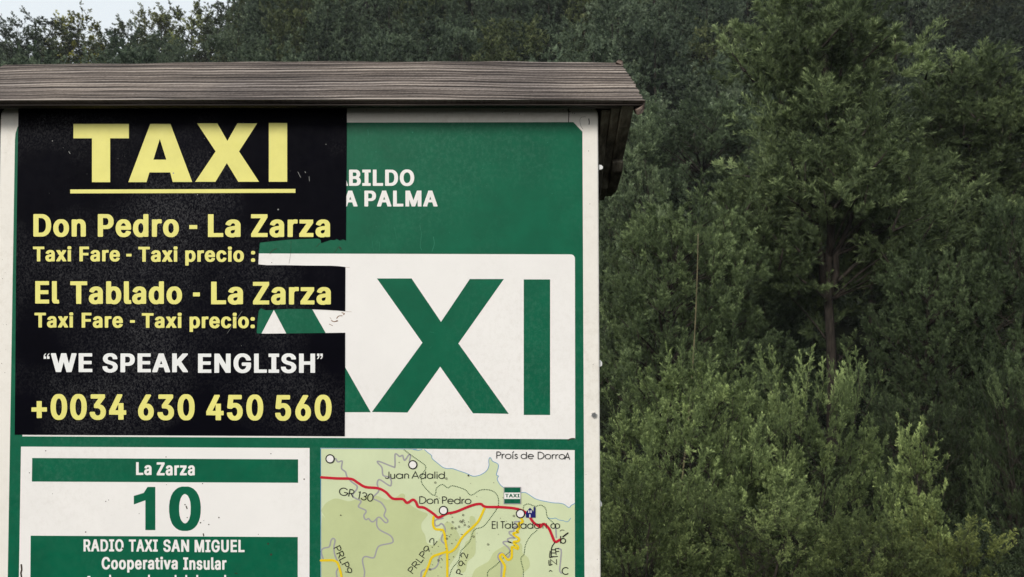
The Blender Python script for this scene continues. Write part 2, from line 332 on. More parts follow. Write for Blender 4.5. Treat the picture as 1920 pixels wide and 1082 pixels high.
# ------------------------------------------------------------------ lettering
BOLD = {"+":[933,[[843,477,831,485,600,485,596,724,585,732,372,732,361,724,357,709,357,485,118,481,110,462,110,338,118,323,125,315,357,315,361,72,372,64,585,64,596,72,600,88,600,315,839,319,847,338]]],"-":[933,[[746,510,734,518,221,518,210,510,206,495,210,352,221,344,734,344,746,352,750,367]]],"0":[933,[[764,893,687,962,610,997,556,1008,402,1008,328,989,274,962,255,943,247,943,178,870,135,792,101,680,85,565,85,434,104,299,128,225,162,152,197,106,259,48,332,9,417,-10,544,-10,618,5,672,28,675,36,702,48,714,63,722,63,780,125,830,218,857,306,872,403,876,534,868,626,849,723,818,808],[533,816,556,792,591,731,614,650,625,534,618,376,594,279,575,237,548,206,548,198,525,179,490,163,459,167,429,187,390,229,367,275,347,345,336,437,336,561,344,634,374,742,417,808,425,808,444,827,479,839]]],"1":[640,[[566,1000,383,1000,291,861,60,793,60,594,331,690,331,0,566,0]]],"2":[933,[[774,886,716,944,708,944,681,967,620,994,550,1009,404,1009,334,994,265,963,192,901,192,894,157,855,122,762,118,697,122,685,145,666,327,662,350,670,365,685,373,751,392,793,415,816,454,836,496,836,543,812,566,785,581,739,577,666,539,589,489,535,489,527,454,496,454,488,396,434,396,427,334,369,334,361,199,222,118,137,114,126,114,37,118,25,141,6,805,2,828,10,844,25,847,141,844,153,820,172,450,176,701,438,701,446,720,461,720,469,759,512,801,581,824,647,832,731,809,828]]],"3":[933,[[811,974,795,989,772,997,166,997,143,989,128,974,124,858,128,846,151,827,487,823,483,812,456,788,456,781,371,692,371,684,344,661,344,653,317,630,317,623,286,596,282,488,286,476,309,457,479,449,545,422,572,395,591,356,599,318,595,256,572,210,545,187,502,167,448,163,390,183,355,214,340,245,332,287,317,302,294,310,120,310,97,302,78,275,82,233,97,183,143,109,209,52,259,25,313,5,394,-10,533,-10,614,5,660,21,734,63,807,140,830,183,853,275,845,372,818,441,811,445,795,476,714,549,653,580,575,599,811,862]]],"4":[933,[[699,990,688,998,460,998,448,990,441,967,398,905,390,882,383,878,379,863,336,801,329,778,286,716,279,693,271,689,267,674,225,612,217,589,174,527,167,504,124,442,70,342,70,218,78,199,510,195,510,91,510,25,514,10,525,2,745,2,757,10,761,25,761,195,873,195,884,203,888,218,884,361,873,369,761,369,757,643,745,650,533,650,591,758,622,801,630,824,637,828,680,909,699,932],[510,612,510,369,367,369,375,392,383,396,414,458,421,461,464,542,495,585,502,608]]],"5":[933,[[801,974,786,989,763,997,215,997,192,989,176,974,122,530,126,484,142,468,165,461,261,449,331,449,354,457,377,480,423,499,497,499,551,464,585,407,593,376,593,291,581,248,558,210,527,183,481,163,435,171,396,194,365,241,358,287,342,302,319,310,134,306,111,287,107,275,115,225,126,179,142,148,207,71,215,71,250,40,296,17,377,-6,535,-10,597,1,682,36,686,44,716,59,782,125,821,191,848,287,844,407,821,480,786,542,724,607,647,653,585,673,527,680,443,680,392,673,392,707,408,823,763,823,786,831,805,858]]],"6":[933,[[716,974,700,989,677,997,500,997,476,989,442,951,403,885,392,877,345,800,334,792,295,727,283,719,283,711,214,615,156,511,125,426,114,364,118,264,141,187,168,136,222,75,229,75,245,55,253,55,280,32,341,5,434,-10,569,-6,638,13,692,40,781,121,816,179,835,233,847,322,843,380,820,461,781,526,727,580,669,615,596,638,507,642,611,800,623,808,646,850,658,858,681,900,716,943],[534,464,577,414,592,368,596,322,581,241,554,198,507,167,461,163,426,183,399,206,399,214,384,229,368,272,365,356,376,403,395,437,446,476,492,484]]],"7":[933,[[844,990,833,998,127,998,115,990,111,847,115,832,127,824,563,824,312,323,300,311,181,72,181,10,192,2,424,2,435,10,844,824]]],"8":[933,[[772,897,694,962,613,997,559,1008,397,1008,320,989,262,962,224,927,216,927,174,881,147,835,131,788,127,688,143,634,162,596,170,592,177,572,231,522,193,499,154,461,154,453,127,422,96,337,93,252,100,214,127,148,147,129,147,121,181,90,228,48,313,9,409,-10,552,-10,633,5,718,40,721,48,752,63,764,79,772,79,818,129,849,183,864,237,868,299,860,349,845,395,810,453,760,503,725,522,783,576,783,584,799,599,826,665,833,715,829,777,814,827],[563,399,594,364,610,326,610,256,586,206,552,179,505,163,436,167,390,191,359,225,347,264,351,337,374,380,405,407,467,430,509,426],[548,812,563,792,579,750,575,673,556,638,529,615,486,599,444,607,413,630,390,657,378,700,378,742,397,796,421,819,471,839,517,831]]],"9":[933,[[777,882,716,944,631,990,550,1009,407,1009,318,986,264,959,183,886,183,878,156,847,125,774,114,716,114,639,133,554,175,477,256,404,322,373,368,361,453,357,419,303,407,296,384,253,372,245,349,203,337,195,307,141,295,133,272,91,245,60,237,41,241,25,256,10,280,2,476,6,503,29,534,83,546,91,592,168,604,176,650,253,662,261,662,269,746,388,812,512,835,581,847,666,835,762,820,809],[542,812,573,774,592,720,596,674,581,593,569,581,565,566,538,539,500,519,457,519,419,542,388,577,368,627,365,704,380,762,422,816,461,836,500,836]]],":":[450,[[378,187,351,214,312,230,169,230,138,218,100,179,88,141,88,83,96,52,108,41,108,33,127,14,169,-6,312,-6,351,10,378,37,393,79,393,145],[374,693,343,720,312,731,173,731,135,716,104,685,88,642,88,585,108,534,127,515,165,496,316,496,351,511,378,538,393,581,393,646]]],"A":[981,[[638,990,626,998,379,998,367,990,267,704,259,697,252,662,244,654,236,620,229,612,221,577,213,569,205,535,198,527,190,492,182,485,175,450,167,442,159,407,151,400,144,365,136,357,128,323,121,315,113,280,105,272,97,238,90,230,82,195,74,188,67,153,59,145,51,110,43,103,28,52,32,10,43,2,279,2,290,10,371,253,375,261,634,261,722,6,965,2,977,10,977,68,931,180,923,215,915,222,908,257,861,369,854,404,846,411,838,446,819,485,811,519,803,527,796,562,776,600,769,635,749,674,742,708,734,716,726,751,707,789],[503,623,560,454,568,446,568,434,503,434,437,434]]],"B":[938,[[810,882,760,932,752,932,725,955,682,975,609,994,150,998,127,990,111,975,108,37,111,25,135,6,181,2,594,2,652,10,721,29,775,56,794,76,802,76,856,133,879,180,895,234,895,342,875,404,844,454,798,500,760,519,760,527,771,531,825,585,844,620,860,670,856,782,841,828],[601,392,624,365,644,319,644,253,632,226,609,199,574,184,532,176,374,176,362,176,362,423,520,423,559,415],[578,801,594,782,609,743,609,685,601,658,582,627,563,612,513,593,370,593,362,593,362,824,516,824,551,816]]],"C":[1037,[[924,850,851,924,843,924,812,951,758,978,681,1001,639,1008,469,1008,361,981,303,954,299,947,257,924,199,870,199,862,164,827,110,727,83,638,71,553,75,407,87,345,122,245,180,152,249,82,257,82,299,48,365,17,453,-6,654,-6,743,17,808,48,851,82,859,82,905,129,951,191,990,283,997,329,978,356,955,364,770,360,743,337,739,310,708,248,666,206,585,171,511,175,469,191,465,198,438,210,426,225,419,225,376,279,349,333,326,441,326,557,345,657,396,750,453,800,492,819,538,831,592,827,627,816,673,788,712,746,735,700,743,661,766,642,970,642,994,661,997,684,963,788]]],"D":[1022,[[864,851,802,909,752,936,748,944,686,971,590,994,150,998,127,990,111,975,108,37,127,10,150,2,578,6,667,25,763,68,806,103,814,103,871,160,871,168,887,180,887,188,910,215,956,326,976,431,976,573,956,677,929,751,895,812,864,843],[636,766,663,735,698,674,721,585,725,454,713,377,694,319,659,261,628,230,586,203,513,180,393,176,362,176,362,824,489,824,540,816,590,797,594,789]]],"E":[870,[[810,990,798,998,123,998,111,990,108,25,111,10,123,2,806,2,817,10,821,25,817,160,817,168,806,176,362,176,362,419,767,419,779,427,783,442,783,569,779,585,767,593,362,593,362,824,798,824,810,832,814,847]]],"F":[854,[[806,990,794,998,123,998,111,990,111,10,123,2,354,6,362,25,362,149,362,404,752,404,763,411,767,427,767,554,763,569,752,577,362,577,362,824,794,824,806,832,810,847]]],"G":[1055,[[920,854,859,916,851,916,808,951,754,978,635,1008,442,1005,357,981,288,947,253,916,245,916,168,835,106,719,83,638,71,553,71,445,83,360,110,272,149,194,176,163,176,156,199,136,199,129,268,67,353,21,434,-2,484,-10,627,-10,712,5,801,40,805,48,820,52,851,79,859,79,928,148,970,218,997,299,1005,341,1005,464,1001,515,986,530,963,538,554,538,531,530,511,503,511,399,531,372,554,364,750,364,747,329,731,283,708,245,693,233,693,225,627,183,558,167,488,183,415,229,376,279,349,333,334,387,326,441,326,557,338,630,372,715,380,719,396,750,434,788,480,816,515,827,569,831,604,823,639,808,689,769,689,761,716,731,743,661,758,646,781,638,959,638,982,646,997,661,1001,677,974,765]]],"H":[1049,[[964,990,952,998,729,998,717,990,713,596,362,596,358,990,347,998,123,998,111,990,108,25,111,10,123,2,347,2,358,10,362,423,713,423,717,10,729,2,952,2,964,10]]],"I":[655,[[622,990,610,998,70,998,59,990,59,832,70,824,213,824,213,176,70,176,59,168,59,14,70,2,610,2,622,10,622,168,610,176,471,176,471,824,610,824,622,832]]],"K":[958,[[949,990,937,998,667,994,366,666,358,990,347,998,123,998,111,990,111,10,123,2,354,6,362,25,362,141,362,319,420,377,682,6,937,2,949,10,952,52,945,76,933,83,925,103,914,110,906,130,895,137,887,157,875,164,868,184,856,191,848,211,837,218,829,238,817,245,810,265,798,272,790,292,779,299,771,319,760,326,752,346,740,353,733,373,682,434,667,465,655,473,648,492,597,554,597,562,636,596,636,604,690,654,690,662,744,712,744,720,949,932]]],"L":[823,[[358,990,347,998,123,998,111,990,108,25,111,10,123,2,536,2,787,6,794,25,794,153,790,168,779,176,362,176]]],"M":[1252,[[1168,990,1157,998,879,998,868,990,644,400,636,404,636,415,613,461,609,485,586,531,582,554,551,620,547,643,516,708,513,731,489,778,486,801,455,867,412,986,397,998,123,998,111,990,108,25,111,10,123,2,339,2,354,10,358,25,358,419,524,6,744,2,756,10,914,419,922,10,933,2,1157,2,1168,10]]],"N":[1061,[[976,990,964,998,740,998,729,990,725,450,378,994,123,998,111,990,111,18,111,10,123,2,351,2,362,10,370,542,381,515,405,488,408,473,432,446,435,431,459,404,462,388,486,361,489,346,513,319,516,303,540,276,543,261,567,234,570,218,594,191,597,176,621,149,624,133,632,130,709,6,964,2,976,10]]],"O":[1079,[[928,846,855,920,847,920,839,931,801,951,797,958,712,993,639,1008,469,1008,426,1001,342,974,253,920,164,827,118,746,83,638,71,553,71,445,87,345,125,237,133,233,168,167,183,156,183,148,249,82,257,82,299,48,388,9,484,-10,623,-10,720,9,801,44,805,52,843,71,855,86,862,86,920,144,920,152,936,163,936,171,967,210,1013,322,1032,422,1036,522,1024,630,990,742,963,796,928,839],[681,781,708,754,739,696,747,692,777,584,781,453,770,376,754,326,723,268,689,225,681,225,658,202,596,175,511,175,450,202,426,221,407,237,407,245,376,279,349,333,330,410,326,557,334,611,353,677,388,738,430,785,515,827,569,831,604,823]]],"P":[917,[[814,878,740,944,686,971,597,994,150,998,127,990,111,975,108,56,111,25,127,10,150,2,320,2,343,10,362,37,362,342,582,342,655,357,729,388,760,415,767,415,817,465,852,523,875,596,879,724,852,816],[574,801,605,766,624,708,624,631,601,566,570,535,536,519,486,512,389,512,362,512,362,824,509,824,543,816]]],"R":[925,[[825,870,767,928,760,928,733,951,682,975,601,994,150,998,127,990,111,975,111,25,127,10,150,2,320,2,343,10,362,37,362,230,362,361,466,361,640,29,659,10,682,2,871,2,895,10,910,25,914,45,906,64,898,68,883,106,875,110,860,149,852,153,837,191,829,195,814,234,806,238,790,276,783,280,767,319,760,323,744,361,736,365,721,396,725,407,783,442,829,492,852,531,875,600,883,650,879,739,856,816],[590,793,605,774,624,724,624,635,597,573,555,546,524,539,366,535,362,824,513,824,559,812]]],"S":[921,[[816,874,754,935,747,935,720,958,639,993,565,1009,396,1009,322,993,234,955,203,928,195,928,149,881,110,816,99,781,91,723,99,654,110,619,137,573,191,519,268,472,353,441,492,407,581,372,600,353,608,353,623,326,627,268,623,249,600,210,569,187,504,164,450,164,407,175,353,210,334,245,322,299,299,318,95,318,72,299,68,264,91,179,118,133,183,63,191,63,218,40,299,5,400,-14,550,-14,650,5,739,44,808,102,808,110,839,140,863,187,882,276,874,357,859,399,832,441,770,499,697,542,612,573,496,600,388,642,361,665,349,684,346,738,361,781,392,812,454,835,500,835,550,819,592,785,608,754,616,711,639,692,839,692,863,711,866,750,847,819]]],"T":[925,[[893,990,882,998,71,998,60,990,56,847,64,828,349,824,349,299,353,10,365,2,588,2,600,10,604,824,889,828,897,847]]],"U":[1050,[[964,975,949,990,925,998,756,998,733,990,717,975,709,308,694,261,686,257,675,230,624,188,570,169,509,169,447,192,443,200,424,207,397,238,370,296,362,338,358,975,343,990,320,998,150,998,127,990,108,963,108,840,108,315,119,254,150,176,158,173,173,142,189,130,189,122,227,84,235,84,273,49,335,18,397,-1,466,-13,640,-9,752,22,841,76,906,146,945,215,956,250,968,304]]],"W":[1357,[[1351,990,1340,998,1112,998,1097,986,965,461,946,515,827,990,815,998,572,998,557,986,421,461,283,990,271,998,43,998,32,990,28,944,109,647,286,6,541,2,553,10,668,446,676,458,684,504,688,515,695,515,830,10,842,2,1089,2,1101,10,1104,41,1143,164,1216,450,1232,488,1305,774,1344,897,1355,944]]],"X":[971,[[945,990,934,998,683,994,502,728,320,994,70,998,58,990,58,928,85,897,108,855,120,847,151,793,162,785,193,731,205,724,228,681,239,674,270,620,282,612,305,569,317,562,317,554,347,515,324,473,313,465,297,434,286,427,270,396,259,388,243,357,232,350,216,319,205,311,189,280,178,272,162,242,151,234,135,203,124,195,108,164,97,157,81,126,35,68,35,10,47,2,70,2,297,6,498,296,699,6,949,2,961,10,965,52,957,76,949,79,926,122,915,130,884,184,872,191,841,245,830,253,791,319,780,326,749,380,737,388,706,442,695,450,664,504,652,512,733,635,745,643,768,685,780,693,795,724,807,731,830,774,841,782,864,824,903,870,926,913,945,932]]],"Z":[906,[[855,990,843,998,87,998,75,990,71,847,75,832,87,824,538,824,538,816,519,797,496,755,484,747,353,546,342,539,303,473,291,465,253,400,241,392,203,326,191,319,152,253,141,245,102,180,83,160,75,137,75,25,83,10,91,2,847,2,859,10,862,153,859,168,847,176,392,176,423,215,446,257,457,265,496,330,507,338,546,404,558,411,588,465,600,473,639,539,650,546,689,612,700,620,731,674,743,681,781,747,793,755,832,820,851,840,859,863]]],"a":[817,[[694,674,648,716,590,747,497,770,343,770,239,743,165,701,111,647,73,573,77,554,92,538,219,500,277,500,300,508,316,523,324,546,351,577,385,596,432,604,459,596,486,573,497,546,501,492,482,484,385,477,270,457,177,427,131,400,92,361,69,322,53,265,53,203,69,141,92,99,138,49,204,10,297,-13,424,-13,493,2,509,14,543,2,721,6,744,25,748,37,748,550,725,627,717,631],[501,319,493,238,474,203,451,180,397,157,347,160,324,176,316,180,304,207,304,249,316,276,374,303]]],"b":[881,[[769,647,707,709,700,709,673,732,576,767,414,771,345,751,341,975,325,990,302,998,136,998,113,990,94,963,94,265,94,38,98,26,121,7,298,3,333,18,356,3,422,-13,545,-13,619,3,676,30,707,57,715,57,784,134,823,215,842,292,846,439,838,489,815,566],[530,578,557,547,576,508,592,450,595,342,584,277,557,215,514,173,464,157,437,165,410,184,375,223,348,296,341,404,352,485,375,539,383,543,391,562,418,585,453,601,484,601]]],"c":[828,[[735,659,701,693,693,693,681,709,654,720,651,728,543,767,373,771,280,747,211,709,134,632,91,555,72,497,60,423,64,300,91,203,118,149,157,107,157,99,230,38,284,11,354,-9,508,-13,608,11,678,49,751,119,786,180,797,223,774,254,658,284,577,281,554,261,539,215,508,180,454,157,419,161,369,192,330,257,315,319,311,404,323,477,350,539,373,570,381,570,400,589,431,601,473,597,519,570,546,528,550,504,573,485,662,481,774,512,789,528,793,555,766,616,735,651]]],"d":[881,[[809,975,793,990,770,998,589,994,566,975,562,963,562,751,492,771,354,771,299,759,207,713,134,639,91,562,68,485,60,427,60,335,68,277,95,188,137,115,153,103,203,49,211,49,238,26,303,-1,361,-13,485,-13,539,-1,577,18,608,3,770,3,793,11,809,26],[496,582,531,543,546,512,562,454,566,342,554,273,523,207,492,176,462,161,435,157,408,165,384,180,365,196,365,203,342,230,319,296,311,408,326,497,354,551,396,589,427,601,454,601]]],"e":[843,[[732,655,651,724,593,751,535,767,369,771,299,755,215,713,145,647,103,582,68,477,60,423,60,331,76,246,110,161,118,157,134,126,149,115,149,107,188,68,195,68,230,38,276,14,357,-9,519,-13,600,7,670,34,701,61,708,61,759,111,793,173,801,196,797,215,782,230,762,238,654,265,597,265,573,257,558,242,543,203,527,184,485,161,438,157,388,176,350,211,326,254,315,311,770,311,793,319,813,346,809,474,797,528,774,589],[504,578,539,531,554,474,346,474,319,474,323,501,350,551,388,585,423,601,458,601]]],"h":[854,[[727,677,665,731,576,766,410,770,345,751,345,963,341,975,318,994,136,998,113,990,98,975,94,37,113,10,136,2,302,2,325,10,341,25,345,72,348,508,364,546,395,581,426,596,457,600,487,589,511,569,526,542,538,492,541,25,557,10,580,2,746,2,769,10,784,25,788,500,765,612]]],"i":[411,[[340,755,328,762,108,762,96,755,96,10,108,2,328,2,340,10],[355,982,328,1009,293,1025,135,1021,112,1009,89,986,77,959,73,890,89,855,89,847,112,824,147,809,305,812,328,824,355,851,363,870,367,948]]],"l":[452,[[341,989,329,997,109,997,98,989,94,974,94,148,109,87,129,52,171,17,213,2,410,-2,457,10,464,29,464,71,457,87,445,160,429,172,356,172,345,191]]],"n":[854,[[719,685,665,731,626,751,553,770,410,770,341,751,333,743,321,755,298,762,136,762,113,755,94,728,98,25,113,10,136,2,302,2,325,10,341,25,345,315,345,488,364,546,395,581,426,596,457,600,499,581,526,542,538,492,541,25,557,10,580,2,746,2,769,10,788,37,788,500,769,600,750,643,719,677]]],"o":[864,[[732,663,651,728,589,755,519,771,350,767,280,747,234,724,199,693,191,693,134,632,110,585,103,582,72,497,60,423,60,335,72,261,91,203,118,149,161,95,207,53,265,18,319,-1,381,-13,508,-13,554,-5,608,11,689,57,751,119,793,188,820,269,832,354,828,447,816,504,778,601,770,605,755,636,732,655],[504,582,546,531,573,458,577,323,566,269,531,203,496,173,469,161,435,157,388,180,373,188,350,219,319,296,311,404,323,477,357,551,400,589,431,601,462,601]]],"p":[881,[[757,661,719,699,711,699,700,715,673,726,669,734,615,757,534,773,402,769,356,757,333,742,321,753,298,761,136,761,113,753,98,738,98,-234,113,-250,136,-257,302,-257,325,-250,345,-223,345,9,406,-11,449,-14,561,-11,611,1,703,47,781,128,815,194,838,271,846,321,846,441,835,506,808,584],[526,580,565,533,592,452,595,341,584,275,553,209,518,175,484,159,453,159,414,182,399,190,399,198,372,229,348,294,341,406,356,499,387,557,437,595,487,599]]],"r":[580,[[576,747,561,762,538,770,422,774,356,762,333,751,298,762,136,762,113,755,98,739,98,37,98,25,113,10,136,2,302,2,325,10,341,25,348,515,368,554,406,585,429,593,538,589,561,596,576,612]]],"s":[772,[[680,666,618,724,564,751,483,771,310,767,233,744,163,701,109,639,86,578,86,493,109,431,163,373,221,338,275,319,433,284,468,269,483,250,487,215,479,192,452,169,422,157,375,157,348,169,325,188,306,242,283,261,202,265,94,242,67,219,63,200,78,149,94,119,109,103,140,65,148,65,163,45,190,34,194,26,252,3,329,-13,468,-13,514,-5,580,14,653,57,707,115,738,192,738,269,711,338,661,392,591,431,360,493,341,508,333,543,337,566,356,589,391,605,429,605,464,582,487,543,487,531,510,512,595,508,699,531,722,551,726,574,711,616]]],"t":[522,[[361,921,349,928,126,925,118,905,118,763,25,763,14,755,10,739,14,604,25,597,118,597,118,153,130,107,153,64,195,26,245,3,307,-5,465,-5,515,6,523,26,523,68,504,157,488,168,388,168,373,184,365,211,365,597,500,601,508,620,508,739,504,755,492,763,365,763]]],"u":[854,[[784,738,769,753,746,761,580,761,557,753,541,738,538,286,526,236,511,209,484,182,449,167,414,167,379,186,352,228,345,263,341,738,325,753,302,761,136,761,113,753,94,726,94,587,98,221,117,151,136,113,202,43,248,16,337,-7,460,-7,514,5,545,20,584,1,746,1,769,8,788,35]]],"v":[817,[[809,755,798,762,558,758,477,527,470,519,462,485,454,477,443,431,435,423,427,388,420,380,288,755,277,762,45,762,34,755,30,739,34,697,119,477,296,10,308,2,535,2,551,18,585,122,601,149,636,253,651,280,686,384,693,392,736,515,801,674,813,712]]],"x":[797,[[773,755,761,762,526,762,507,747,495,720,487,716,418,604,406,608,403,623,372,662,333,731,306,762,67,762,55,755,51,712,59,689,86,658,125,593,136,585,175,519,187,512,187,504,264,396,256,373,244,365,214,311,202,303,136,199,125,191,102,149,90,141,67,99,40,68,40,10,67,2,298,6,410,180,514,29,518,14,534,2,773,2,785,10,785,68,738,126,661,245,649,253,572,373,561,380,568,404,580,411,642,512,653,519,707,608,719,616,719,623,773,697]]],"z":[800,[[738,755,726,762,101,762,89,755,86,612,93,593,417,589,417,581,375,535,352,496,336,485,325,461,309,450,298,427,228,346,205,307,190,296,178,272,163,261,151,238,82,157,74,133,74,25,78,10,89,6,738,2,749,10,753,153,749,168,738,176,406,176,467,253,467,261,479,269,479,276,491,284,491,292,518,319,518,326,529,334,529,342,541,350,541,357,552,365,552,373,568,384,603,438,618,450,618,458,630,465,664,519,680,531,714,585,738,608]]],"“":[390,[[170,702,40,702,40,817,52,887,85,947,145,997,168,957,128,917,108,872,106,830,170,830],[345,702,215,702,215,817,227,887,260,947,320,997,343,957,303,917,283,872,281,830,345,830]]],"”":[390,[[20,1000,150,1000,150,885,138,815,105,755,45,705,22,745,62,785,82,830,84,872,20,872],[195,1000,325,1000,325,885,313,815,280,755,220,705,197,745,237,785,257,830,259,872,195,872]]]}
YB = 1.5            # distance of the board's printed face
LAY = 0.00015       # one print layer


def bp(x, y, k):
    return pix(x, y, YB - k * LAY)


def region(x0, y0, s):
    return lambda pts: [(x0 + x / s, y0 + y / s) for x, y in pts]


Z1 = region(0, 180, 2.847); Z2 = region(0, 500, 2.847); Z3 = region(0, 800, 3.097)
Z4 = region(580, 800, 3.429); ZA = region(580, 820, 7.385); ZC = region(580, 950, 7.385); ZD = region(820, 940, 6.194)
Z5 = region(620, 180, 2.847); Z6 = region(620, 460, 2.848); Z7 = region(440, 430, 5.152)


def inside(p, poly):
    x, y = p; c = False
    for (x0, y0), (x1, y1) in zip(poly, poly[1:] + poly[:1]):
        if (y0 > y) != (y1 > y) and x < (x1 - x0) * (y - y0) / (y1 - y0) + x0: c = not c
    return c


def fill(mb, loops, k):
    """flat printed shape: first loop outline, the others holes (photo pixels, on the board)"""
    tri = tessellate_polygon([[Vector((x, y, 0)) for x, y in L] for L in loops])
    P = [p for L in loops for p in L]
    mb.add([bp(x, y, k) for x, y in P], [tuple(t) for t in tri])


def flat(name, loops, k, mat, parent):
    mb = MB(); fill(mb, loops, k)
    return orient(mb).build(name, mat, parent)


def orient(mb):
    out = []
    for f in mb.f:
        a, b, c = (Vector(mb.v[i]) for i in f[:3])
        out.append(f if (b - a).cross(c - a).y < 0 else f[::-1])
    mb.f = out
    return mb


def word(mb, s, x0, x1, top, base, k, slant=0.0, weight=0.0):
    """bold word fitted between x0..x1, cap line top, base line base (photo pixels); slant = drop of the line across the word"""
    cur = 0; gl = []
    for ch in s:
        adv, loops = BOLD[ch]
        gl.append((cur, loops)); cur += adv
    xs = [c + v for c, loops in gl for L in loops for v in L[0::2]]
    lo, hi = min(xs), max(xs)
    f = (x1 - x0) / (hi - lo)
    for c, loops in gl:
        ls = []
        for L in loops:
            ls.append([(x0 + (c + x - lo) * f, base - y * (base - top) / 1000.0 + slant * (c + x - lo) / (hi - lo)) for x, y in zip(L[0::2], L[1::2])])
        ls.sort(key=lambda L: -abs(sum(a[0] * b[1] - b[0] * a[1] for a, b in zip(L, L[1:] + L[:1]))))
        groups = []
        for L in ls:
            for g in groups:
                if inside(L[0], g[0]):
                    g.append(L); break
            else:
                groups.append([L])
        for g in groups: fill(mb, g, k)


def words(name, items, conv, k, mat, parent):
    mb = MB()
    for it in items:
        s, x0, x1, top, base = it[:5]
        (x0, top), (x1, base) = conv([(x0, top), (x1, base)])
        word(mb, s, x0, x1, top, base, k, it[5] if len(it) > 5 else 0.0)
    return orient(mb).build(name, mat, parent)


def smooth_line(P, n=4):
    P = np.array(P, float)
    if len(P) < 3: return P
    Q = np.vstack([2 * P[0] - P[1], P, 2 * P[-1] - P[-2]])
    out = []
    for i in range(1, len(Q) - 2):
        p0, p1, p2, p3 = Q[i - 1], Q[i], Q[i + 1], Q[i + 2]
        for t in np.arange(n) / n:
            out.append(0.5 * (2 * p1 + (p2 - p0) * t + (2 * p0 - 5 * p1 + 4 * p2 - p3) * t * t + (3 * p1 - p0 - 3 * p2 + p3) * t ** 3))
    out.append(P[-1])
    return np.array(out)


def ribbon(mb, P, w, k, closed=False, caps=True):
    P = np.asarray(P, float)
    s = np.diff(P, axis=0)
    s /= np.maximum(np.hypot(s[:, 0], s[:, 1]), 1e-6)[:, None]
    q = np.stack([-s[:, 1], s[:, 0]], 1)
    q0 = np.vstack([q[:1], q]); q1 = np.vstack([q, q[-1:]])
    n = q0 + q1
    n /= np.maximum(np.hypot(n[:, 0], n[:, 1]), 1e-6)[:, None]
    n = n / np.maximum((n * q0).sum(1), 0.55)[:, None] * w / 2
    A, B = P + n, P - n
    N = len(P)
    vs = [bp(x, y, k) for x, y in A] + [bp(x, y, k) for x, y in B]
    mb.add(vs, [(i, (i + 1) % N, (i + 1) % N + N, i + N) for i in range(N if closed else N - 1)])
    if not closed and caps:
        for q, r in ((P[0], 0), (P[-1], 0)):
            disc(mb, q[0], q[1], w / 2 * 0.98, k + 0.04, 10)


def disc(mb, x, y, r, k, n=20):
    mb.add([bp(x + r * math.cos(6.28318 * i / n), y + r * math.sin(6.28318 * i / n), k) for i in range(n)], [tuple(range(n))])


def road(name, lines, conv, w, k, mat, parent):
    for i, L in enumerate(lines):
        mb = MB()
        ribbon(mb, smooth_line(conv(L)), w, k + 0.1 * i)
        orient(mb).build(name, mat, parent)


# thin geometric letters for the map: polylines in a box of cap height 1
def arc(cx, cy, rx, ry, a0, a1, n=14):
    return [(cx + rx * math.cos(math.radians(a0 + (a1 - a0) * i / n)), cy + ry * math.sin(math.radians(a0 + (a1 - a0) * i / n))) for i in range(n + 1)]


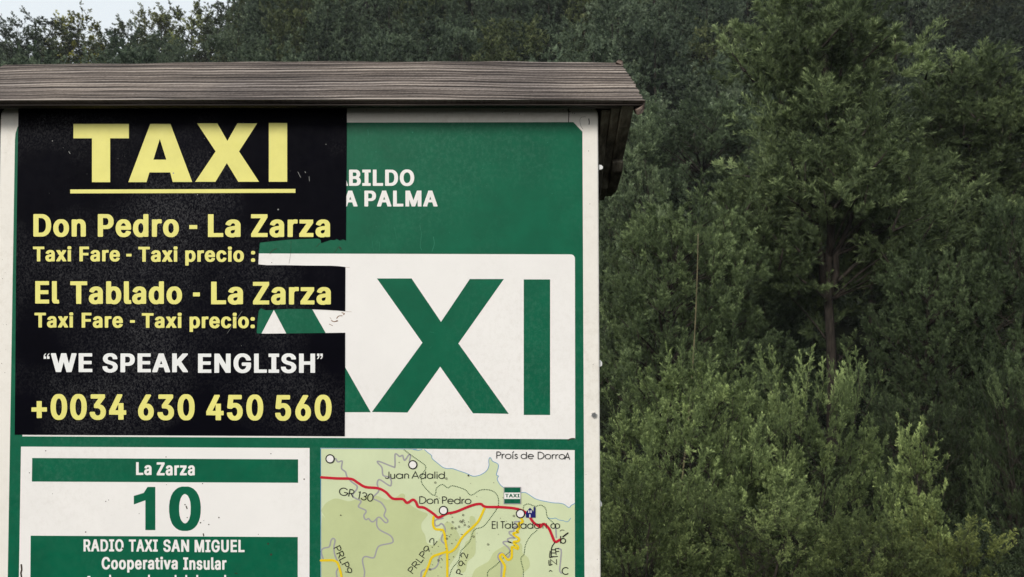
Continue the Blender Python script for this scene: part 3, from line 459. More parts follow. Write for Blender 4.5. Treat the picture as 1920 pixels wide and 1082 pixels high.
THIN = {
    'J': (0.50, [[(0.40, 1), (0.40, 0.24)] + arc(0.21, 0.22, 0.19, 0.22, 0, -160)]),
    'u': (0.58, [[(0.08, 0.68), (0.08, 0.25)] + arc(0.27, 0.25, 0.19, 0.25, 180, 360) + [(0.46, 0.68)], [(0.46, 0.3), (0.46, 0)]]),
    'a': (0.80, [arc(0.36, 0.34, 0.31, 0.34, 0, 360, 22), [(0.67, 0.68), (0.67, 0)]]),
    'n': (0.58, [[(0.08, 0.68), (0.08, 0)], [(0.08, 0.4)] + arc(0.27, 0.43, 0.19, 0.25, 180, 0) + [(0.46, 0)]]),
    'A': (0.86, [[(0.03, 0), (0.41, 1), (0.79, 0)], [(0.15, 0.33), (0.67, 0.33)]]),
    'd': (0.80, [arc(0.36, 0.34, 0.31, 0.34, 0, 360, 22), [(0.67, 1.02), (0.67, 0)]]),
    'l': (0.24, [[(0.1, 1.02), (0.1, 0)]]),
    'i': (0.24, [[(0.1, 0.68), (0.1, 0)], [(0.1, 0.9), (0.1, 0.96)]]),
    'í': (0.26, [[(0.1, 0.68), (0.1, 0)], [(0.07, 0.84), (0.2, 1.08)]]),
    'D': (0.84, [[(0.1, 0.0), (0.1, 1), (0.28, 1)] + arc(0.28, 0.5, 0.48, 0.5, 90, -90) + [(0.1, 0)]]),
    'o': (0.78, [arc(0.37, 0.34, 0.32, 0.34, 0, 360, 22)]),
    'P': (0.62, [[(0.1, 0), (0.1, 1), (0.3, 1)] + arc(0.3, 0.74, 0.25, 0.26, 90, -90) + [(0.1, 0.48)]]),
    'e': (0.76, [[(0.06, 0.36), (0.68, 0.36)] + arc(0.37, 0.34, 0.31, 0.34, 4, 318)]),
    'r': (0.40, [[(0.08, 0.68), (0.08, 0)], [(0.08, 0.38), (0.14, 0.56), (0.24, 0.66), (0.36, 0.66)]]),
    's': (0.46, [[(0.36, 0.58), (0.22, 0.69), (0.08, 0.55), (0.12, 0.42), (0.32, 0.30), (0.38, 0.16), (0.24, 0.0), (0.05, 0.1)]]),
    'E': (0.58, [[(0.5, 1), (0.1, 1), (0.1, 0), (0.5, 0)], [(0.1, 0.54), (0.48, 0.54)]]),
    'F': (0.54, [[(0.5, 1), (0.1, 1), (0.1, 0)], [(0.1, 0.52), (0.46, 0.52)]]),
    'T': (0.50, [[(0.02, 1), (0.5, 1)], [(0.26, 1), (0.26, 0)]]),
    'b': (0.80, [arc(0.42, 0.34, 0.31, 0.34, 0, 360, 22), [(0.11, 1.02), (0.11, 0)]]),
    'G': (0.98, [arc(0.5, 0.5, 0.44, 0.5, 42, 352, 20) + [(0.56, 0.45)]]),
    'R': (0.66, [[(0.1, 0), (0.1, 1), (0.3, 1)] + arc(0.3, 0.74, 0.25, 0.26, 90, -90) + [(0.1, 0.48)], [(0.28, 0.48), (0.58, 0)]]),
    'L': (0.52, [[(0.1, 1), (0.1, 0), (0.48, 0)]]),
    'C': (0.92, [arc(0.5, 0.5, 0.44, 0.5, 45, 315, 20)]),
    'N': (0.80, [[(0.1, 0), (0.1, 1), (0.68, 0), (0.68, 1)]]),
    'Z': (0.60, [[(0.06, 1), (0.52, 1), (0.06, 0), (0.54, 0)]]),
    '1': (0.44, [[(0.1, 0.9), (0.26, 1), (0.26, 0)]]),
    '3': (0.62, [arc(0.3, 0.75, 0.23, 0.25, 160, -80) + arc(0.29, 0.27, 0.26, 0.27, 85, -165)]),
    '0': (0.70, [arc(0.34, 0.5, 0.28, 0.5, 0, 360, 22)]),
    '9': (0.64, [arc(0.31, 0.70, 0.26, 0.30, 0, 360, 18), [(0.56, 0.64), (0.26, 0.0)]]),
    '2': (0.62, [arc(0.3, 0.72, 0.24, 0.28, 170, -30) + [(0.06, 0.0), (0.58, 0.0)]]),
    '8': (0.62, [arc(0.3, 0.75, 0.2, 0.25, -90, 270, 16), arc(0.3, 0.26, 0.26, 0.26, 90, 450, 18)]),
    '.': (0.28, [[(0.12, 0.03), (0.12, 0.09)]]),
    ' ': (0.30, []),
}


def thin_word(mb, s, origin, along, up, k, weight=0.118):
    """map lettering: from origin, the whole word as long as vector along, caps as tall as vector up (photo pixels)"""
    total = sum(THIN[c][0] for c in s) - 0.12
    o, a, u = (np.array(v, float) for v in (origin, along, up))
    w = weight * np.hypot(*u)
    cur = 0.0; i = 0
    for ch in s:
        adv, strokes = THIN[ch]
        for S in strokes:
            ribbon(mb, [o + a * (cur + x) / total + u * y for x, y in S], w, k + 0.2 * (i % 5), caps=ch in '.ií'); i += 1
        cur += adv


def thin(name, items, conv, k, mat, parent, weight=0.118):
    """items: (text, base-left point, base-right point, cap height) in the zoom's pixels"""
    mb = MB()
    for s, p, q, h in items:
        p0, q0 = conv([p, q]); e = conv([(0, 0), (h, 0)]); hh = e[1][0] - e[0][0]
        a = np.array(q0) - np.array(p0); L = np.hypot(*a)
        up = np.array([a[1], -a[0]]) / L * hh
        thin_word(mb, s, p0, a, up, k, weight)
    return orient(mb).build(name, mat, parent)


def rounded(pts, r, n=6):
    """outline with rounded corners; r gives one radius per corner"""
    out = []
    N = len(pts)
    for i in range(N):
        p = np.array(pts[i], float); a = np.array(pts[i - 1], float); b = np.array(pts[(i + 1) % N], float)
        if r[i] <= 0: out.append(tuple(p)); continue
        d1 = (a - p) / np.hypot(*(a - p)); d2 = (b - p) / np.hypot(*(b - p))
        s, e = p + d1 * r[i], p + d2 * r[i]
        for t in np.linspace(0, 1, n + 1):
            out.append(tuple((1 - t) ** 2 * s + 2 * t * (1 - t) * p + t * t * e))
    return out


# ------------------------------------------------------------------ the ground
def ground_z(x, y):
    prof = ((-400, 0.4), (-4, 0.0), (2.6, 0.0), (6, -1.1), (10, -2.6), (16, -3.7), (28, -4.6), (34, -3.0), (60, 10.0), (110, 34.0), (150, 60.0), (400, 170.0))
    z = prof[-1][1]
    for (a, za), (b, zb) in zip(prof, prof[1:]):
        if y <= b:
            t = max(0.0, (y - a) / (b - a)); z = za + (zb - za) * t
            break
    if y > 28:
        g = min(1.0, (y - 28) / 80.0)
        side = 1.45 + 0.31 * math.tanh((x + 30) / 8.0)                 # the hill rises to the right, dips to the left
        z = -4.6 + (z + 4.6) * (1 + (side - 1) * g) * 0.86
        crest = 118.0 if x < 400 else 118.0
        if y > crest:                                                  # beyond the crest it falls away on the left
            k = 0.5 - 0.5 * math.tanh((x + 30) / 10.0)
            z -= k * (y - crest) * 0.75
        z += 1.3 * math.sin(x * 0.13 + 1) * math.sin(y * 0.11) * g
    elif y > 3:
        z += 0.18 * math.sin(x * 0.9 + y * 0.5) * min(1, (y - 3) / 4)
    return z


def make_ground():
    ys = np.concatenate([np.linspace(-60, -6, 12), np.linspace(-4, 40, 60), np.linspace(42, 175, 62)])
    xs = np.concatenate([np.linspace(-150, 150, 130)])
    vs = [(x, y, ground_z(x, y)) for y in ys for x in xs]
    nx = len(xs)
    fs = [(j * nx + i, j * nx + i + 1, (j + 1) * nx + i + 1, (j + 1) * nx + i) for j in range(len(ys) - 1) for i in range(nx - 1)]
    mb = MB(); mb.add(vs, fs)
    o = mb.build('ground', M['soil'], smooth=True)
    tag(o, kind='structure')


make_ground()

# ------------------------------------------------------------------ the information board
XC = -0.40
board = thing('information_board', (XC, 1.56, 0.0), 'green and white taxi information board under a small weathered plank roof', 'information board')
pan_out = rounded([(0.5, 202), (1121.5, 200), (1128, 1330), (-15, 1330)], [16, 16, 0, 0])
mb = MB()
mb.prism([pix(x, y, YB) for x, y in pan_out], [pix(x, y, YB) + Vector((0, 0.022, 0)) for x, y in pan_out])
panel = mb.build('panel', M['white'], board, bevel=0.003)

green = [(28, 262)] + [(29, 250), (33, 238), (40, 231)] + [(1075, 229), (1092, 247), (1096.5, 1200), (1097.5, 1300), (10, 1300), (14.5, 1082)]
flat('green_field', [green], 1, M['green'], panel)
words('department_name', [('BILDO', 98, 446, 393, 480), ('A', 20, 92, 393, 480)], Z5, 2, M['paper'], panel)
words('island_name', [('PALMA', 180, 570, 505, 590), ('A', 66, 143, 505, 590)], Z5, 2, M['paper'], panel)
box = rounded([(42, 474), (1078, 477), (1078.5, 823.5), (42, 818.2)], [0, 9, 2, 0])
flat('white_box', [box], 2, M['paper'], panel)
X = Z6([(247, 177), (432, 177), (589, 409), (743, 180), (925, 180), (682, 524), (951, 900), (760, 897), (585, 648), (410, 893), (220, 890), (490, 520)])
I = Z6([(1031, 182), (1172, 182), (1172, 906), (1031, 906)])
A = [(474, 521), (552, 521), (695, 773), (598, 773), (572, 727), (454, 727), (428, 773), (331, 773)]
Ah = [(513.5, 581), (557, 664), (470, 664)]
mb = MB(); fill(mb, [X], 3); fill(mb, [I], 3); fill(mb, [A, Ah], 3)
orient(mb).build('taxi_lettering', M['green'], panel)
tear = MB()      # hairline in the frame's corner joint, a few pits and runs
for P, w in (([(1066, 204), (1066.5, 216), (1066, 228.5)], 1.6), ([(1104, 223), (1105, 229), (1104.5, 233)], 1.8), ([(1065, 206), (1067, 210)], 2.5)):
    ribbon(tear, P, w, 1)
for P in ([(1087, 225), (1090, 220), (1098, 219)], [(1087, 226), (1089, 236), (1093, 242)]):
    ribbon(tear, smooth_line(P), 0.5, 1)
ribbon(tear, smooth_line([(1065, 825), (1071, 822.6), (1077, 822.4)]), 2.2, 3)
rnd = random.Random(4)
for i in range(26):
    disc(tear, rnd.uniform(660, 1110), 205.5 + rnd.random() ** 2 * 10, rnd.uniform(0.4, 0.9), 1, 7)
for i in range(16):
    disc(tear, rnd.choice((rnd.uniform(3, 12), rnd.uniform(1098, 1120))), rnd.uniform(240, 1080), rnd.uniform(0.3, 0.8), 1, 7)
orient(tear).build('frame_stains', M['dirt'], panel)

sc_ = MB()
for P, w in (([(1055, 390), (1110, 372), (1175, 350)], 1.2), ([(476, 690), (484, 740), (478, 800), (486, 822)], 4), ([(548, 752), (553, 790), (541, 830)], 6), ([(198, 180), (202, 208)], 5), ([(222, 775), (228, 830)], 3), ([(262, 780), (258, 828)], 3),
             ([(610, 300), (660, 296)], 1.2), ([(930, 230), (1010, 222)], 1.0), ([(340, 700), (352, 760)], 2)):
    ribbon(sc_, smooth_line(Z5(P)), w / 2.847 * 0.5, 2)
for i in range(40):
    disc(sc_, rnd.uniform(655, 1088), rnd.uniform(232, 470), rnd.uniform(0.3, 0.8), 2, 7)
for x, y, r in ((437, 194, 4), (1158, 249, 2.5), (242, 298, 3), (726, 399, 3), (476, 324, 2), (158, 500, 4)):
    (x, y), = Z5([(x, y)]); disc(sc_, x, y, r / 2.847, 2.2, 8)
for P, w in (([(1085, 462), (1120, 455), (1165, 442)], 1.5), ([(530, 462), (552, 466)], 3), ([(540, 540), (528, 550)], 2)):
    ribbon(sc_, smooth_line(Z6(P)), w / 2.848 * 0.6, 4)
orient(sc_).build('scratches', M['scuff'], panel)

# fare card
card = flat('fare_card', [Z3([(122, 116), (1798, 124), (1797, 873), (1790, 1500), (98, 1500), (110, 873)])], 2, M['paper'], board)
flat('stop_band', [Z3([(187, 182), (1731, 190), (1731, 326), (185, 319)])], 3, M['green'], card)
flat('operator_band', [Z3([(178, 633), (1729, 641), (1728, 1480), (172, 1480)])], 3, M['green'], card)
words('stop_name', [('La', 790, 880, 206, 281), ('Zarza', 910, 1131, 207, 283)], Z3, 4, M['paper'], card)
words('stop_number', [('1', 777, 902, 350, 601), ('0', 982, 1166, 350, 603)], Z3, 3, M['green'], card)
words('operator_name', [('RADIO', 485, 718, 654, 725), ('TAXI', 748, 916, 655, 726), ('SAN', 948, 1098, 656, 727), ('MIGUEL', 1130, 1420, 657, 729)], Z3, 4, M['paper'], card)
words('company_kind', [('Cooperativa', 590, 1032, 757, 829), ('Insular', 1064, 1315, 759, 831)], Z3, 4, M['paper'], card)
words('lower_line', [('t', 500, 536, 862, 934), ('l', 634, 650, 860, 934), ('l', 860, 876, 860, 934), ('l', 1014, 1030, 861, 934), ('l', 1076, 1092, 861, 934),
                        ('l', 1140, 1156, 861, 934), ('l', 1302, 1318, 861, 934)], Z3, 4, M['paper'], card)
mb = MB()
for x, y, r in ((1176, 331, 3), (967, 337, 2), (614, 434, 3), (631, 426, 2.5), (305, 390, 2), (1074, 453, 4), (1087, 528, 3), (1271, 528, 4), (1212, 568, 3.5), (1164, 558, 4),
                (1183, 546, 2), (1766, 305, 4), (1557, 680, 5), (1574, 743, 6), (711, 706, 5), (265, 140, 3), (964, 176, 3), (497, 612, 4), (1500, 625, 2), (171, 268, 3), (1573, 157, 3), (808, 505, 2)):
    (x, y), = Z3([(x, y)]); disc(mb, x, y, r / 3.097, 5, 8)
for P, w in (([(1081, 462), (1086, 476)], 6), ([(1180, 622), (1183, 634)], 6), ([(123, 802), (126, 830), (121, 850), (124, 872)], 9), ([(1365, 853), (1378, 852)], 3)):
    ribbon(mb, Z3(P), w / 3.097, 5)
orient(mb).build('dirt_specks', M['dirt'], card)

# route map
route_map = flat('route_map', [[(601, 840), (1077.5, 844), (1078.5, 1300), (601, 1300)]], 2, M['paper'], board)
coast = [(740, 147), (760, 165), (785, 185), (790, 205), (825, 235), (860, 262), (890, 270), (920, 270), (965, 285), (1010, 300), (1050, 318), (1085, 315), (1110, 305), (1140, 283), (1155, 250), (1153, 218),
         (1160, 199), (1168, 205), (1178, 222), (1200, 232), (1213, 242), (1216, 258), (1203, 308), (1216, 318), (1208, 338), (1225, 370), (1245, 388), (1300, 425), (1340, 430), (1380, 422), (1410, 435), (1450, 462), (1490, 475), (1530, 483),
         (1570, 490), (1610, 492), (1640, 500), (1668, 520), (1685, 505), (1706, 494)]
land = [tuple(p) for p in smooth_line(Z4(coast))]
flat('land', [[(602, 841)] + land + [(1078, 1300), (601.5, 1300)]], 3, M['land'], route_map)
forests = [
    Z4([(75, 540), (95, 505), (120, 482), (165, 462), (215, 470), (260, 480), (330, 455), (420, 440), (500, 470), (560, 452), (590, 430), (615, 440), (620, 480), (700, 535), (760, 560), (745, 590), (722, 620), (722, 660), (745, 700), (755, 745),
        (800, 760), (850, 700), (860, 640), (890, 610), (930, 640), (970, 720), (960, 800), (930, 850), (900, 900), (890, 967), (880, 1500), (75, 1500), (75, 640), (105, 600)]),
    ZD([(400, 879), (440, 790), (520, 740), (600, 690), (650, 600), (720, 550), (800, 510), (850, 520), (900, 490), (960, 480), (985, 520), (990, 600), (1050, 650), (1075, 720), (1060, 780), (1000, 830), (985, 879), (990, 1200), (400, 1200)]),
    ZD([(330, 470), (380, 430), (380, 300), (375, 190), (400, 170), (440, 200), (440, 320), (445, 560), (420, 640), (350, 700), (330, 800), (280, 830), (230, 760), (280, 640)]),
]
mb = MB()
for i, F in enumerate(forests): fill(mb, [[(max(602.2, p[0]), p[1]) for p in smooth_line(F + F[:1], 3)][:-1]], 4 + 0.2 * i)
orient(mb).build('forest_area', M['forest'], route_map)
road('grey_lane', [
    ZA([(365, 295), (395, 340), (455, 330), (445, 430), (500, 480), (525, 555), (590, 620), (655, 670), (655, 720), (600, 790), (605, 820), (640, 845), (715, 885), (680, 950), (700, 975), (770, 1005)]) +
    ZC([(785, 75), (755, 120), (765, 165), (790, 180), (820, 165), (850, 200), (880, 210), (910, 190), (950, 150), (985, 155), (1050, 220), (1085, 210), (1080, 180), (1035, 125), (1055, 60)]) +
    ZA([(1050, 985), (1000, 910), (940, 875), (885, 850), (890, 820), (950, 760), (960, 720), (940, 650), (950, 600), (985, 590), (1110, 670), (1135, 640), (1130, 590), (1100, 550), (1020, 525), (1005, 420), (945, 350), (970, 335), (1150, 405), (1185, 400),
        (1185, 250), (1205, 230), (1250, 265), (1290, 250), (1305, 300), (1325, 315), (1380, 240), (1400, 260), (1385, 330)]),
    ZC([(935, 170), (935, 260), (980, 325), (1120, 400), (1160, 470), (1130, 505), (990, 535), (940, 580), (905, 690), (870, 710), (780, 690), (740, 720), (740, 780), (765, 900), (760, 975), (775, 1200)]),
    ZC([(190, 720), (165, 620), (200, 575), (275, 555), (300, 470), (330, 440), (355, 470), (340, 560), (350, 660), (385, 745)]),
    ZC([(1850, 160), (1740, 190), (1745, 260), (1790, 260), (1830, 235), (1870, 280), (1880, 350), (1840, 400), (1830, 470), (1880, 520)]),
    ZC([(1860, 640), (1800, 700), (1780, 800), (1720, 860), (1610, 870), (1555, 900), (1545, 975), (1550, 1200)]),
    ZC([(400, 850), (375, 900), (380, 960), (400, 1100)]),
], lambda P: P, 2.7, 5, M['grey'], route_map)
road('switchback_lane', [[(960, 235), (895, 240), (925, 290), (885, 300), (885, 345), (840, 350), (840, 380), (900, 425), (850, 425), (815, 440), (830, 470), (870, 482), (790, 465), (765, 485), (830, 545), (845, 600), (820, 650), (770, 610), (730, 600), (705, 630), (710, 670), (745, 740), (740, 879), (745, 1100)],
                         [(1375, 300), (1382, 420)], [(1400, 550), (1438, 570), (1430, 700), (1420, 800), (1440, 835)]], ZD, 2.6, 6, M['grey'], route_map)
road('yellow_route', [
    ZC([(160, 745), (250, 743), (330, 745), (390, 780), (430, 900), (445, 975), (460, 1150)]),
    ZC([(1720, 140), (1712, 220), (1720, 275), (1750, 312), (1840, 322), (1868, 370), (1885, 480), (1905, 600), (1908, 640), (1910, 800), (1910, 975), (1910, 1200)]),
    ZC([(1895, 627), (1820, 650), (1700, 700), (1650, 820), (1580, 975), (1520, 1100)]),
    ZD([(545, 85), (510, 165), (470, 240), (400, 310), (335, 370), (280, 430), (220, 530), (165, 580), (110, 600)]),
    ZD([(975, 200), (990, 238), (945, 260), (955, 300), (925, 340), (935, 358), (885, 372), (900, 400), (945, 430), (940, 462), (890, 470), (895, 495), (935, 525), (930, 552), (870, 530), (865, 580), (860, 655), (820, 680), (785, 645), (755, 615), (725, 640), (755, 700), (785, 760), (770, 879), (775, 1100)]),
], lambda P: P, 4.3, 8, M['road_yellow'], route_map)
road('red_road', [[(78, 326), (180, 333), (268, 336), (310, 360), (360, 388), (440, 396), (490, 420), (535, 462), (600, 466), (628, 490), (665, 470), (685, 485), (700, 515), (740, 522), (800, 562), (830, 584), (880, 560), (940, 548), (1040, 508), (1100, 497), (1132, 515), (1240, 518), (1340, 530),
                   (1400, 560), (1440, 615), (1480, 640), (1508, 626), (1540, 655), (1560, 700), (1580, 740), (1612, 727)]], Z4, 4.9, 9, M['red'], route_map)
mb = MB(); disc(mb, *Z4([(1482, 638)])[0], 4.6, 9.5); orient(mb).build('road_junction', M['red'], route_map)
mb = MB(); ribbon(mb, land, 1.1, 5); ribbon(mb, smooth_line(Z4([(1535, 586), (1560, 592), (1582, 588), (1605, 600), (1630, 604), (1655, 612), (1668, 605), (1680, 588)])), 1.0, 5)
ribbon(mb, smooth_line(Z4([(670, 148), (700, 152), (725, 146)])), 1.0, 5); ribbon(mb, [(601.3, 841), (601.6, 950), (601.8, 1290)], 0.9, 5.5); ribbon(mb, [(602, 840.8), (750, 842), (782, 842.4)], 0.7, 5.6)
orient(mb).build('coastline', M['blue'], route_map)
trails = [[(610, 150), (650, 180), (700, 216), (740, 245), (748, 270), (725, 310), (722, 360), (760, 410), (795, 440), (812, 430), (818, 395), (855, 372), (890, 393), (922, 380), (1000, 405), (1040, 440), (1100, 408), (1160, 408), (1200, 430), (1216, 470), (1212, 515), (1180, 565), (1120, 640), (1060, 665), (1030, 740), (975, 800), (960, 860), (920, 910), (900, 967), (880, 1100)],
          [(1375, 540), (1380, 508), (1410, 497), (1450, 512), (1490, 505), (1520, 530), (1530, 580), (1570, 620)],
          [(1462, 668), (1420, 705), (1390, 760), (1380, 820), (1360, 850), (1375, 920), (1375, 967), (1370, 1100)],
          [(1345, 720), (1300, 790), (1250, 840), (1200, 890), (1150, 930), (1145, 967), (1140, 1060)]]
for L in trails:
    mb = MB()
    P = smooth_line(Z4(L), 10)
    s = np.concatenate([[0], np.cumsum(np.hypot(*np.diff(P, axis=0).T))])
    for d in np.arange(0, s[-1], 3.1):
        disc(mb, np.interp(d, s, P[:, 0]), np.interp(d, s, P[:, 1]), 1.05, 7, 8)
    orient(mb).build('dotted_trail', M['dot'], route_map)
for x, y in ((133, 207), (665, 245), (862, 539), (1357, 560)):
    (x, y), = Z4([(x, y)])
    mb = MB(); disc(mb, x, y, 8.7, 11, 28); mk = orient(mb).build('place_marker', M['ink'], board if False else route_map)
    mb = MB(); disc(mb, x, y, 6.5, 12, 28); orient(mb).build('place_marker_face', M['paper'], route_map)
flat('taxi_stop_plate', [Z4([(1249, 387), (1361, 387), (1361, 498), (1249, 498)])], 11, M['grey'], route_map)
flat('taxi_stop_emblem', [Z4([(1254, 392), (1356, 392), (1356, 494), (1254, 494)])], 12, M['green'], route_map)
flat('taxi_stop_strip', [Z4([(1253, 424), (1357, 424), (1357, 465), (1253, 465)])], 13, M['paper'], route_map)
words('taxi_stop_lettering', [('TAXI', 1259, 1352, 432, 455)], Z4, 14, M['green'], route_map)
house = ZD([(1028, 130), (1075, 72), (1117, 118), (1117, 66), (1140, 66), (1140, 190), (1028, 190)])
flat('house_emblem', [house, ZD([(1055, 106), (1069, 106), (1069, 134), (1055, 134)]), ZD([(1081, 106), (1095, 106), (1095, 134), (1081, 134)]), ZD([(1068, 150), (1081, 150), (1081, 188), (1068, 188)])], 13, M['navy'], route_map)
flat('house_windows', [ZD([(1050, 100), (1100, 100), (1100, 189), (1050, 189)])], 12, M['paper'], route_map)
thin('place_name', [('Juan', (1045, 570), (1372, 570), 95), ('Adalid', (1415, 570), (1870, 571), 95)], ZA, 10, M['ink'], route_map)
thin('place_name', [('Don', (703, 494), (827, 495), 44), ('Pedro', (850, 495), (1037, 496), 44)], Z4, 10, M['ink'], route_map)
thin('place_name', [('Proís', (1199, 205), (1336, 206), 43), ('de', (1358, 206), (1438, 207), 43), ('Dorro', (1465, 207), (1640, 208), 43)], Z4, 10, M['ink'], route_map)
thin('place_name', [('El', (1170, 654), (1208, 654), 44), ('Tablado', (1228, 654), (1480, 655), 44), ('N', (1498, 655), (1524, 655), 34), ('o', (1550, 654), (1582, 654), 44), ('o', (1576, 654), (1608, 654), 44)], Z4, 10, M['ink'], route_map)
thin('trail_number', [('GR', (398, 790), (600, 832), 102), ('130', (650, 848), (865, 890), 102)], ZA, 10, M['ink'], route_map)
thin('trail_number', [('PRLP9', (330, 566), (512, 935), 92)], ZC, 10, M['ink'], route_map)
thin('trail_number', [('PRLP9.2', (1425, 940), (1762, 486), 88)], ZC, 10, M['ink'], route_map)
thin('trail_number', [('P 9.2', (290, 862), (353, 618), 76)], ZD, 10, M['ink'], route_map)
thin('scrawl', [('A', (1640, 210), (1672, 212), 42), ('b', (1610, 750), (1645, 750), 46), ('E', (1548, 835), (1578, 836), 44), ('F', (1580, 825), (1606, 822), 40), ('N', (1545, 888), (1590, 886), 34), ('C', (1622, 950), (1664, 950), 44)], Z4, 10, M['ink'], route_map, 0.14)
mb = MB()
ribbon(mb, Z4([(1630, 708), (1662, 684)]), 2.6, 10.5); ribbon(mb, smooth_line(Z4([(1548, 800), (1545, 840), (1560, 838), (1595, 834)])), 1.6, 10.5); ribbon(mb, smooth_line(Z4([(1540, 860), (1542, 890), (1560, 886)])), 1.8, 10.6)
ribbon(mb, smooth_line(Z4([(1580, 742), (1562, 768), (1555, 790)])), 1.8, 10.4); ribbon(mb, smooth_line(Z4([(1542, 930), (1550, 925), (1560, 930)])), 1.5, 10.4); ribbon(mb, smooth_line(Z4([(1612, 672), (1622, 664), (1638, 666)])), 1.0, 10.4)
orient(mb).build('pen_marks', M['ink'], route_map)
mb = MB(); ring = MB()
for i in range(72):
    cx, cy, sx, sy = rnd.choice(((905, 640, 90, 70), (880, 800, 60, 90), (1000, 620, 120, 60), (860, 480, 60, 40), (820, 900, 60, 60), (1000, 420, 180, 120), (1250, 560, 120, 90), (1090, 800, 120, 120)))
    (x, y), = Z4([(rnd.gauss(cx, sx * 0.6), rnd.gauss(cy, sy * 0.6))])
    if x < 604 or x > 1074 or y < 846: continue
    r = rnd.uniform(0.3, 0.95)
    q = rnd.random()
    if q < 0.62: disc(mb, x, y, r, 15, 7)
    elif q < 0.8: ribbon(mb, [(x, y), (x + rnd.uniform(-4, 4), y + rnd.uniform(-1.5, 1.5))], 0.8, 15)
    else: ribbon(mb, [(x + 1.5 * math.cos(a), y + 1.7 * math.sin(a)) for a in np.linspace(0, 6.28, 10)], 0.7, 15)
disc(mb, *Z4([(201, 569)])[0], 1.2, 15, 8); disc(mb, *Z4([(1022, 314)])[0], 1.6, 15, 8); disc(mb, *Z4([(577, 230)])[0], 0.9, 15, 8)
orient(mb).build('dirt_specks', M['dirt'], route_map)

# hardware on the frame
def bolt(px, py):
    c = pix(px, py, YB)
    mb = MB()
    n = 6
    r0, r1, h = 0.0056, 0.0046, 0.005
    a = [c + Vector((r0 * math.cos(i * math.pi / 3 + .3), 0, r0 * math.sin(i * math.pi / 3 + .3))) for i in range(n)]
    b = [p + Vector((0, -h * 0.6, 0)) for p in a]
    d = [c + Vector((r1 * math.cos(i * math.pi / 3 + .3), -h, r1 * math.sin(i * math.pi / 3 + .3))) for i in range(n)]
    mb.add(a + b + d, [tuple(range(12, 18))] + [(i, (i + 1) % n, n + (i + 1) % n, n + i) for i in range(n)] + [(n + i, n + (i + 1) % n, 2 * n + (i + 1) % n, 2 * n + i) for i in range(n)])
    return mb.build('bolt', M['metal'], board)


bolt(1113.5, 778)
bolt(1114, 1190)


def washer(py, h, d, mat):
    """half-round clip poking out of the panel's edge"""
    x = pix(1124.5, py, 1.512).x
    z = pix(1124, py, 1.512).z
    prof = [(-0.002, h / 2), (d * 0.45, h * 0.40), (d, h * 0.08), (d * 0.92, -h * 0.32), (d * 0.35, -h / 2), (-0.002, -h / 2)]
    mb = MB(); mb.prism([(x + a, 1.508, z + b) for a, b in prof], [(x + a, 1.518, z + b) for a, b in prof])
    return mb.build('edge_clip', mat, board, bevel=0.001)


washer(314, 0.010, 0.006, M['clip'])
washer(681, 0.013, 0.0045, M['clip'])
washer(944, 0.012, 0.0040, M['clip'])

# posts and the cross beam behind the panel
XL, XR = -0.966, 0.166
for x in (0.02, -0.86):
    mb = MB(); mb.box(x, x + 0.10, 1.535, 1.635, -0.35, 1.93)
    mb.build('post', M['beam'], board, bevel=0.004)
zb1 = pix(1130, 196, 1.53).z
mb = MB(); mb.box(XL, XR, 1.527, 1.575, pix(1130, 285, 1.527).z, zb1 + 0.02)
mb.build('cross_beam', M['beam'], board, bevel=0.003)

# the little gable roof
YF, YR, YBK = 1.44, 1.625, 1.83
zf = lambda x: pix(960 + x / YF * 1500, 188.5 + 1.6 * ((x + 0.32) / 0.55) ** 2 - 1.5, YF).z
zr = lambda x: pix(960 + x / YR * 1500, 115.0 + 7.0 * max(0, (-0.34 - x) / 0.71) ** 1.3 + 3.0 * max(0, (x + 0.1) / 0.32), YR).z
XR0, XR1 = (1211 - 960) / 1500 * YF, (1166 - 960) / 1500 * YR
XL0 = -0.80 - XR0


